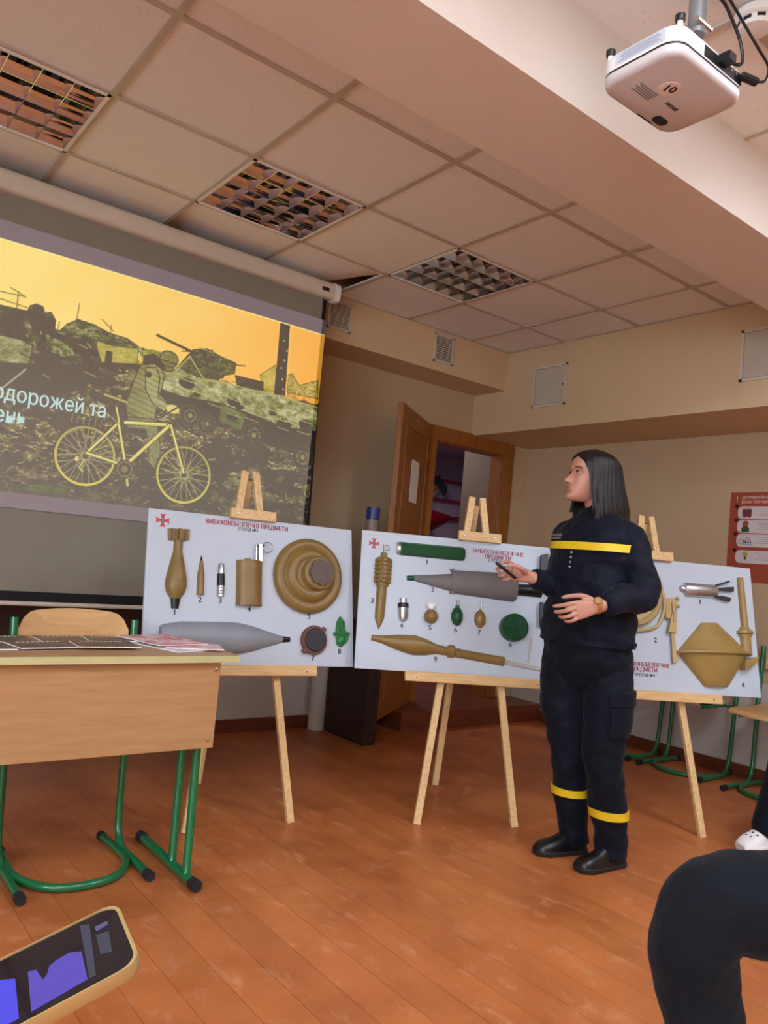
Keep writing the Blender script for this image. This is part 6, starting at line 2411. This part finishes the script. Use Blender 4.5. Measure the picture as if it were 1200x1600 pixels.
tag(pb, 'person in black trousers seated at the front right, only one bent leg in view', 'person')
st_ = MB()
limb(st_, [hip + R3_ * .06, K + R3_ * .30 + Vector((0, 0, .010)), K + R3_ * .17 + Vector((0, 0, .012)), K + R3_ * .065 + Vector((0, 0, .006)), K + R3_ * .022 + Vector((0, 0, -.055)), K + R3_ * .030 + Vector((0, 0, -.13)), K + R3_ * .050 + Vector((0, 0, -.22)), (K + ank) / 2 + R3_ * .018 + Vector((0, 0, -.08)), ank + Vector((0, 0, .02))], [.104, .098, .094, .086, .082, .078, .070, .064, .060], 36, 9, .004, 22, 2.2)
limb(st_, [hip2 + R3_ * .06, (hip2 + K2) / 2 + Vector((0, 0, .004)), K2, K2 + Vector((0, 0, -.03))], [.10, .092, .084, .07], 28, 9, .003, 23, 1.4)
limb(st_, [K2 + Vector((0, 0, .0)), K2 + R3_ * .02 + Vector((0, 0, -.2)), K2 + R3_ * .04 + Vector((0, 0, -.44))], [.074, .07, .062], 28, 9, .004, 24, 1.8)
st_.loft([ering(hc_ + R3_ * (.02 + s * .04) + Vector((0, 0, z)), w, d_, 28, A3_, R3_) for s, z, w, d_ in ((0, -.10, .17, .12), (.4, -.02, .20, .14), (.9, .08, .18, .13))])
st_.build('trousers', 'denim', pb, smooth=180, remesh=.006, wrinkle=.018)
jk2 = MB()
jk2.loft([ering(hc_ + R3_ * (.02 + s * .04) + Vector((0, 0, z)), w, d_, 28, A3_, R3_) for s, z, w, d_ in ((.8, .05, .19, .14), (1, .12, .18, .13), (1.2, .30, .19, .13), (1.4, .45, .205, .125), (1.55, .52, .17, .105), (1.66, .565, .11, .085), (1.72, .60, .068, .068))])
for sg, hh in ((-.21, hip), (.21, hip2)):
    s0 = nk + A3_ * sg * .86 + Vector((0, 0, -.075))
    el = s0 + R3_ * .02 + Vector((0, 0, -.28))
    wr = hh + R3_ * .07 + Vector((0, 0, .13))
    limb(jk2, [s0, (s0 + el) / 2, el, (el + wr) / 2, wr + (el - wr) * .08], [.060, .060, .053, .046, .036], 20)
jk2.build('sweater', 'darkgrey', pb, smooth=180, remesh=.008)
short_hair(FN1, pb)
for an3, kx in ((ank, K), (K2 + R3_ * .04 + Vector((0, 0, -.455)), K2)):
    f0 = Vector((an3.x, an3.y, 0)) + R3_ * .05
    t0 = f0 - R3_ * .25
    woman_keep = woman
    woman = pb
    shoe(f0, t0)
    woman = woman_keep

# his chair
ch2 = copy_tree(ch)
ch2['label'] = 'chair under the seated person at the front right, outside the picture edge'
ch2.location = hc_ + R3_ * .02
ch2.location.z = 0
ch2.rotation_euler = (0, 0, math.atan2(-A3_.x * -1, 1) * 0 + math.atan2(R3_.y, R3_.x) - PI / 2)

# ================================================================== SECOND SEATED PERSON (white clog)
M['clog'] = plain('white moulded foam', (236, 234, 230), 0.5, 0, .02)
q0 = Vector((2.665, -.640, .03))
fd = Vector((-.80, .28, -.10)).normalized()
ankq = q0 - fd * .125 + Vector((0, 0, .05))
kneeq = ankq + Vector((.115, -.05, .41))
sb = MB()
hipq = kneeq + Vector((.42, -.16, -.03))
hip2q = hipq + Vector((-.06, -.22, 0))
knee2q = hip2q + Vector((-.42, .12, .03))
ank2q = knee2q + Vector((.02, 0, -.42))
limb(sb, [hipq, (hipq + kneeq) / 2, kneeq, (kneeq + ankq) / 2, ankq], [.075, .066, .055, .048, .036], 18)
limb(sb, [ankq, ankq + fd * .09 + Vector((0, 0, -.025))], [.034, .022], 12)
limb(sb, [hip2q, (hip2q + knee2q) / 2, knee2q, (knee2q + ank2q) / 2, ank2q], [.075, .066, .055, .048, .036], 18)
limb(sb, [ank2q, ank2q + fd * .15 + Vector((0, 0, -.03))], [.036, .03], 12)
hcq = (hipq + hip2q) / 2
bq = Vector((.93, -.36, 0)).normalized()
aq = Vector((.36, .93, 0)).normalized()
tor = ((0, -.08, .15, .10), (.5, .0, .18, .12), (1, .12, .16, .11), (1.2, .30, .155, .10), (1.4, .45, .155, .095), (1.6, .53, .10, .07), (1.7, .57, .055, .055))
sb.loft([ering(hcq + bq * (.02 + s * .04) + Vector((0, 0, z)), w, d_, 24, aq, bq) for s, z, w, d_ in tor])
nk = hcq + bq * .09 + Vector((0, 0, .56))
limb(sb, [nk, nk + Vector((0, 0, .12))], [.058, .055], 16)
FN2 = head_at(sb, nk + bq * -.01 + Vector((0, 0, .095)), -bq)
for sg, hh in ((-.20, hip2q), (.20, hipq)):
    s0 = nk + aq * sg * .86 + Vector((0, 0, -.075))
    el = s0 + bq * .02 + Vector((0, 0, -.28))
    wr = hh + bq * .02 + Vector((0, 0, .13))
    limb(sb, [s0, (s0 + el) / 2, el, (el + wr) / 2, wr], [.036, .038, .036, .032, .025], 14)
    limb(sb, [wr, wr - bq * .08], [.034, .03], 12)
    for q in range(4):
        o0 = wr - bq * .08 + aq * (q - 1.5) * .02
        finger(sb, [o0, o0 - bq * .04, o0 - bq * .075 + Vector((0, 0, -.02))], .009, .007)
pq = sb.build('person', 'skin', smooth=180, remesh=.007)
tag(pq, 'person at the right photo edge, only a white clog and dark trouser leg showing', 'person')
st_ = MB()
limb(st_, [hipq + bq * .05, (hipq + kneeq) / 2, kneeq, (kneeq + ankq) / 2, ankq + Vector((.000, -.004, .03)), ankq + fd * .02 + Vector((0, 0, -.008))], [.10, .092, .080, .080, .074, .066], 28, 10, .004, 31, 2)
limb(st_, [hip2q + bq * .05, (hip2q + knee2q) / 2, knee2q, (knee2q + ank2q) / 2, ank2q + Vector((0, 0, .03))], [.10, .092, .080, .074, .066], 28, 10, .004, 32, 2)
st_.loft([ering(hcq + bq * (.02 + s * .04) + Vector((0, 0, z)), w, d_, 28, aq, bq) for s, z, w, d_ in ((0, -.10, .17, .12), (.4, -.02, .20, .14), (.9, .08, .18, .13))])
st_.build('trousers', 'navyp', pq, smooth=180, remesh=.008)
jk2 = MB()
jk2.loft([ering(hcq + bq * (.02 + s * .04) + Vector((0, 0, z)), w, d_, 28, aq, bq) for s, z, w, d_ in ((.8, .05, .19, .14), (1, .12, .18, .13), (1.2, .30, .19, .13), (1.4, .45, .205, .125), (1.55, .52, .17, .105), (1.66, .565, .11, .085), (1.72, .60, .068, .068))])
for sg, hh in ((-.20, hip2q), (.20, hipq)):
    s0 = nk + aq * sg * .86 + Vector((0, 0, -.075))
    el = s0 + bq * .02 + Vector((0, 0, -.28))
    wr = hh + bq * .02 + Vector((0, 0, .13))
    limb(jk2, [s0, (s0 + el) / 2, el, (el + wr) / 2, wr + (el - wr) * .08], [.060, .060, .053, .046, .036], 20)
jk2.build('sweater', 'slate', pq, smooth=180, remesh=.008)
short_hair(FN2, pq)


def clog(heel, d_, par):
    d_ = d_.normalized()
    sx_ = Vector((0, 0, 1)).cross(d_).normalized()
    uz = d_.cross(sx_)
    Mx = frame3(heel, d_, sx_, uz)
    rows = [(.0, .028, .045), (.03, .036, .05), (.09, .038, .065), (.13, .043, .078), (.17, .050, .074), (.21, .051, .060), (.24, .042, .046), (.255, .022, .034)]
    rings = []
    for x, w, h in rows:
        ring = []
        for q in range(28):
            a = 2 * PI * q / 28
            zz = .014 + (h - .014) * max(0, math.sin(a)) ** .7 if math.sin(a) > 0 else .004
            ring.append(Mx @ Vector((x, math.copysign(abs(math.cos(a)) ** .75, math.cos(a)) * w, zz)))
        rings.append(ring)
    o_ = MB().loft(rings).build('clog', 'clog', par, smooth=60)
    rings = []
    for z, g in ((0, 0), (.006, .004), (.02, .005), (.026, .001)):
        rings.append([Mx @ Vector((x, w + g, z)) for x, w, h in rows] + [Mx @ Vector((x, -w - g, z)) for x, w, h in rows[::-1]])
    MB().loft(rings).build('sole', 'clog', o_)
    b_ = MB()
    for x, y, h in ((.155, -.018, .0755), (.155, .012, .0775), (.182, -.026, .067), (.182, -.002, .071), (.182, .024, .067), (.207, -.014, .060), (.207, .012, .060)):
        b_.lathe([(.0048, -.004), (.0048, .0015), (.001, .0018)], Mx @ tr(x, y, h), 10)
    b_.build('hole', 'slate', o_)


clog(q0 - fd * .23, fd, pq)
clog(ank2q - fd * .06 + Vector((0, 0, -.065)), Vector((-.8, .28, 0)), pq)
ch3 = copy_tree(ch)
ch3['label'] = 'chair under the person with the white clog, outside the picture edge'
ch3.location = hcq + bq * .02
ch3.location.z = 0
ch3.rotation_euler = (0, 0, math.atan2(bq.y, bq.x) - PI / 2)

# ================================================================== PHONE, FRONT LEFT
PH = [Vector(p) for p in PHONE_PTS]
ctr, lx, ly, lz = PH
Mx = frame3(ctr, lx, ly, lz)
t = thing('smartphone', 'smartphone in a gold rimmed case held up at the lower left corner', 'smartphone', Mx=Mx)
LP, WP, TP = .152, .074, .0085
sec = rrect(-LP / 2, -WP / 2, LP / 2, WP / 2, .011)
sec2 = rrect(-LP / 2 - .0012, -WP / 2 - .0012, LP / 2 + .0012, WP / 2 + .0012, .012)
b = MB()
b.loft([scaled(sec2, .985, -TP), scaled(sec2, 1.0, -TP + .002), scaled(sec2, 1.0, -.0015), scaled(sec2, .995, .0008), scaled(sec2, .965, .0008), scaled(sec2, .965, -.001)])
M['case'] = plain('pale gold phone case', (176, 148, 98), .3, .4)
b.build('case', 'case', t, smooth=50)
M['glass'] = plain('black phone glass', (10, 12, 20), 0.08, 0, .1, coat=.6)
MB().prism(rrect(-LP / 2 + .001, -WP / 2 + .001, LP / 2 - .001, WP / 2 - .001, .01), -.001, .0002).build('front_glass', 'glass', t)
M['blue1'] = emit('blue violet screen glow', srgb(80, 54, 196), .75)
M['blue2'] = emit('bright blue screen glow', srgb(56, 52, 232), .85)
M['blue3'] = emit('dim blue screen glow', srgb(34, 38, 70), .7)
MB().prism([(.0124, -.031), (.0455, -.0285), (.0466, .0021), (.0393, .0073), (.031, .006), (.0269, .0041), (.0245, -.0035), (.0217, -.0065), (.0200, .002), (.0194, .0067), (.0143, .0089)], .0003, .0006).build('screen_image', 'blue1', t)
MB().prism([(.0055, -.031), (.0066, .009), (-.006, .018), (-.04, .020), (-.04, -.031)], .0003, .0006).build('screen_image', 'blue2', t)
MB().prism([(.0466, -.0288), (.0505, -.029), (.0559, .0275), (.0501, .0312)], .0003, .0006).build('screen_image', 'blue3', t)
MB().prism([(.0566, -.0113), (.0632, -.0139), (.0656, .0095), (.0575, .0114)], .0003, .0006).build('screen_image', 'blue3', t)
M['blue4'] = emit('pale violet highlight', srgb(84, 76, 132), .8)
MB().prism([(.0587, .0153), (.0665, .0171), (.0667, .0211), (.0581, .0211)], .0003, .0007).build('screen_highlight', 'blue4', t)
# the hand that holds it, mostly outside the frame
hb = MB()


def PW(x, y, z):
    return Mx @ Vector((x, y, z))


limb(hb, [PW(-.30, -.16, -.10), PW(-.20, -.09, -.07), PW(-.13, -.03, -.045)], [.036, .030, .028], 16)
hb.loft([ering(PW(-.135 + s * .085, -.028 + s * .02, -.040 + s * .012), .034 + .006 * s, .015, 18, (Mx.to_3x3() @ Vector((0, 1, 0))), (Mx.to_3x3() @ Vector((.15, 0, 1))).normalized(), 2.5) for s in (0, .3, .7, 1)])
for q in range(4):
    x0 = -.062 - q * .019
    finger(hb, [PW(x0, .000, -.028), PW(x0 + .004, .030, -.026), PW(x0 + .004, .046, -.012), PW(x0 + .003, .0425, .002)], .009, .0068)
finger(hb, [PW(-.115, -.045, -.030), PW(-.098, -.056, -.010), PW(-.080, -.048, .007), PW(-.066, -.036, .0075)], .0115, .0085)
hh = hb.build('person', 'skin', smooth=180, remesh=.003)
tag(hh, 'person at lower left, outside the frame, whose hand holds up the smartphone', 'person')
slv = MB()
limb(slv, [PW(-.36, -.21, -.12), PW(-.30, -.16, -.10), PW(-.235, -.115, -.080)], [.055, .050, .044], 20)
slv.build('sleeve', 'darkgrey', hh, smooth=180)
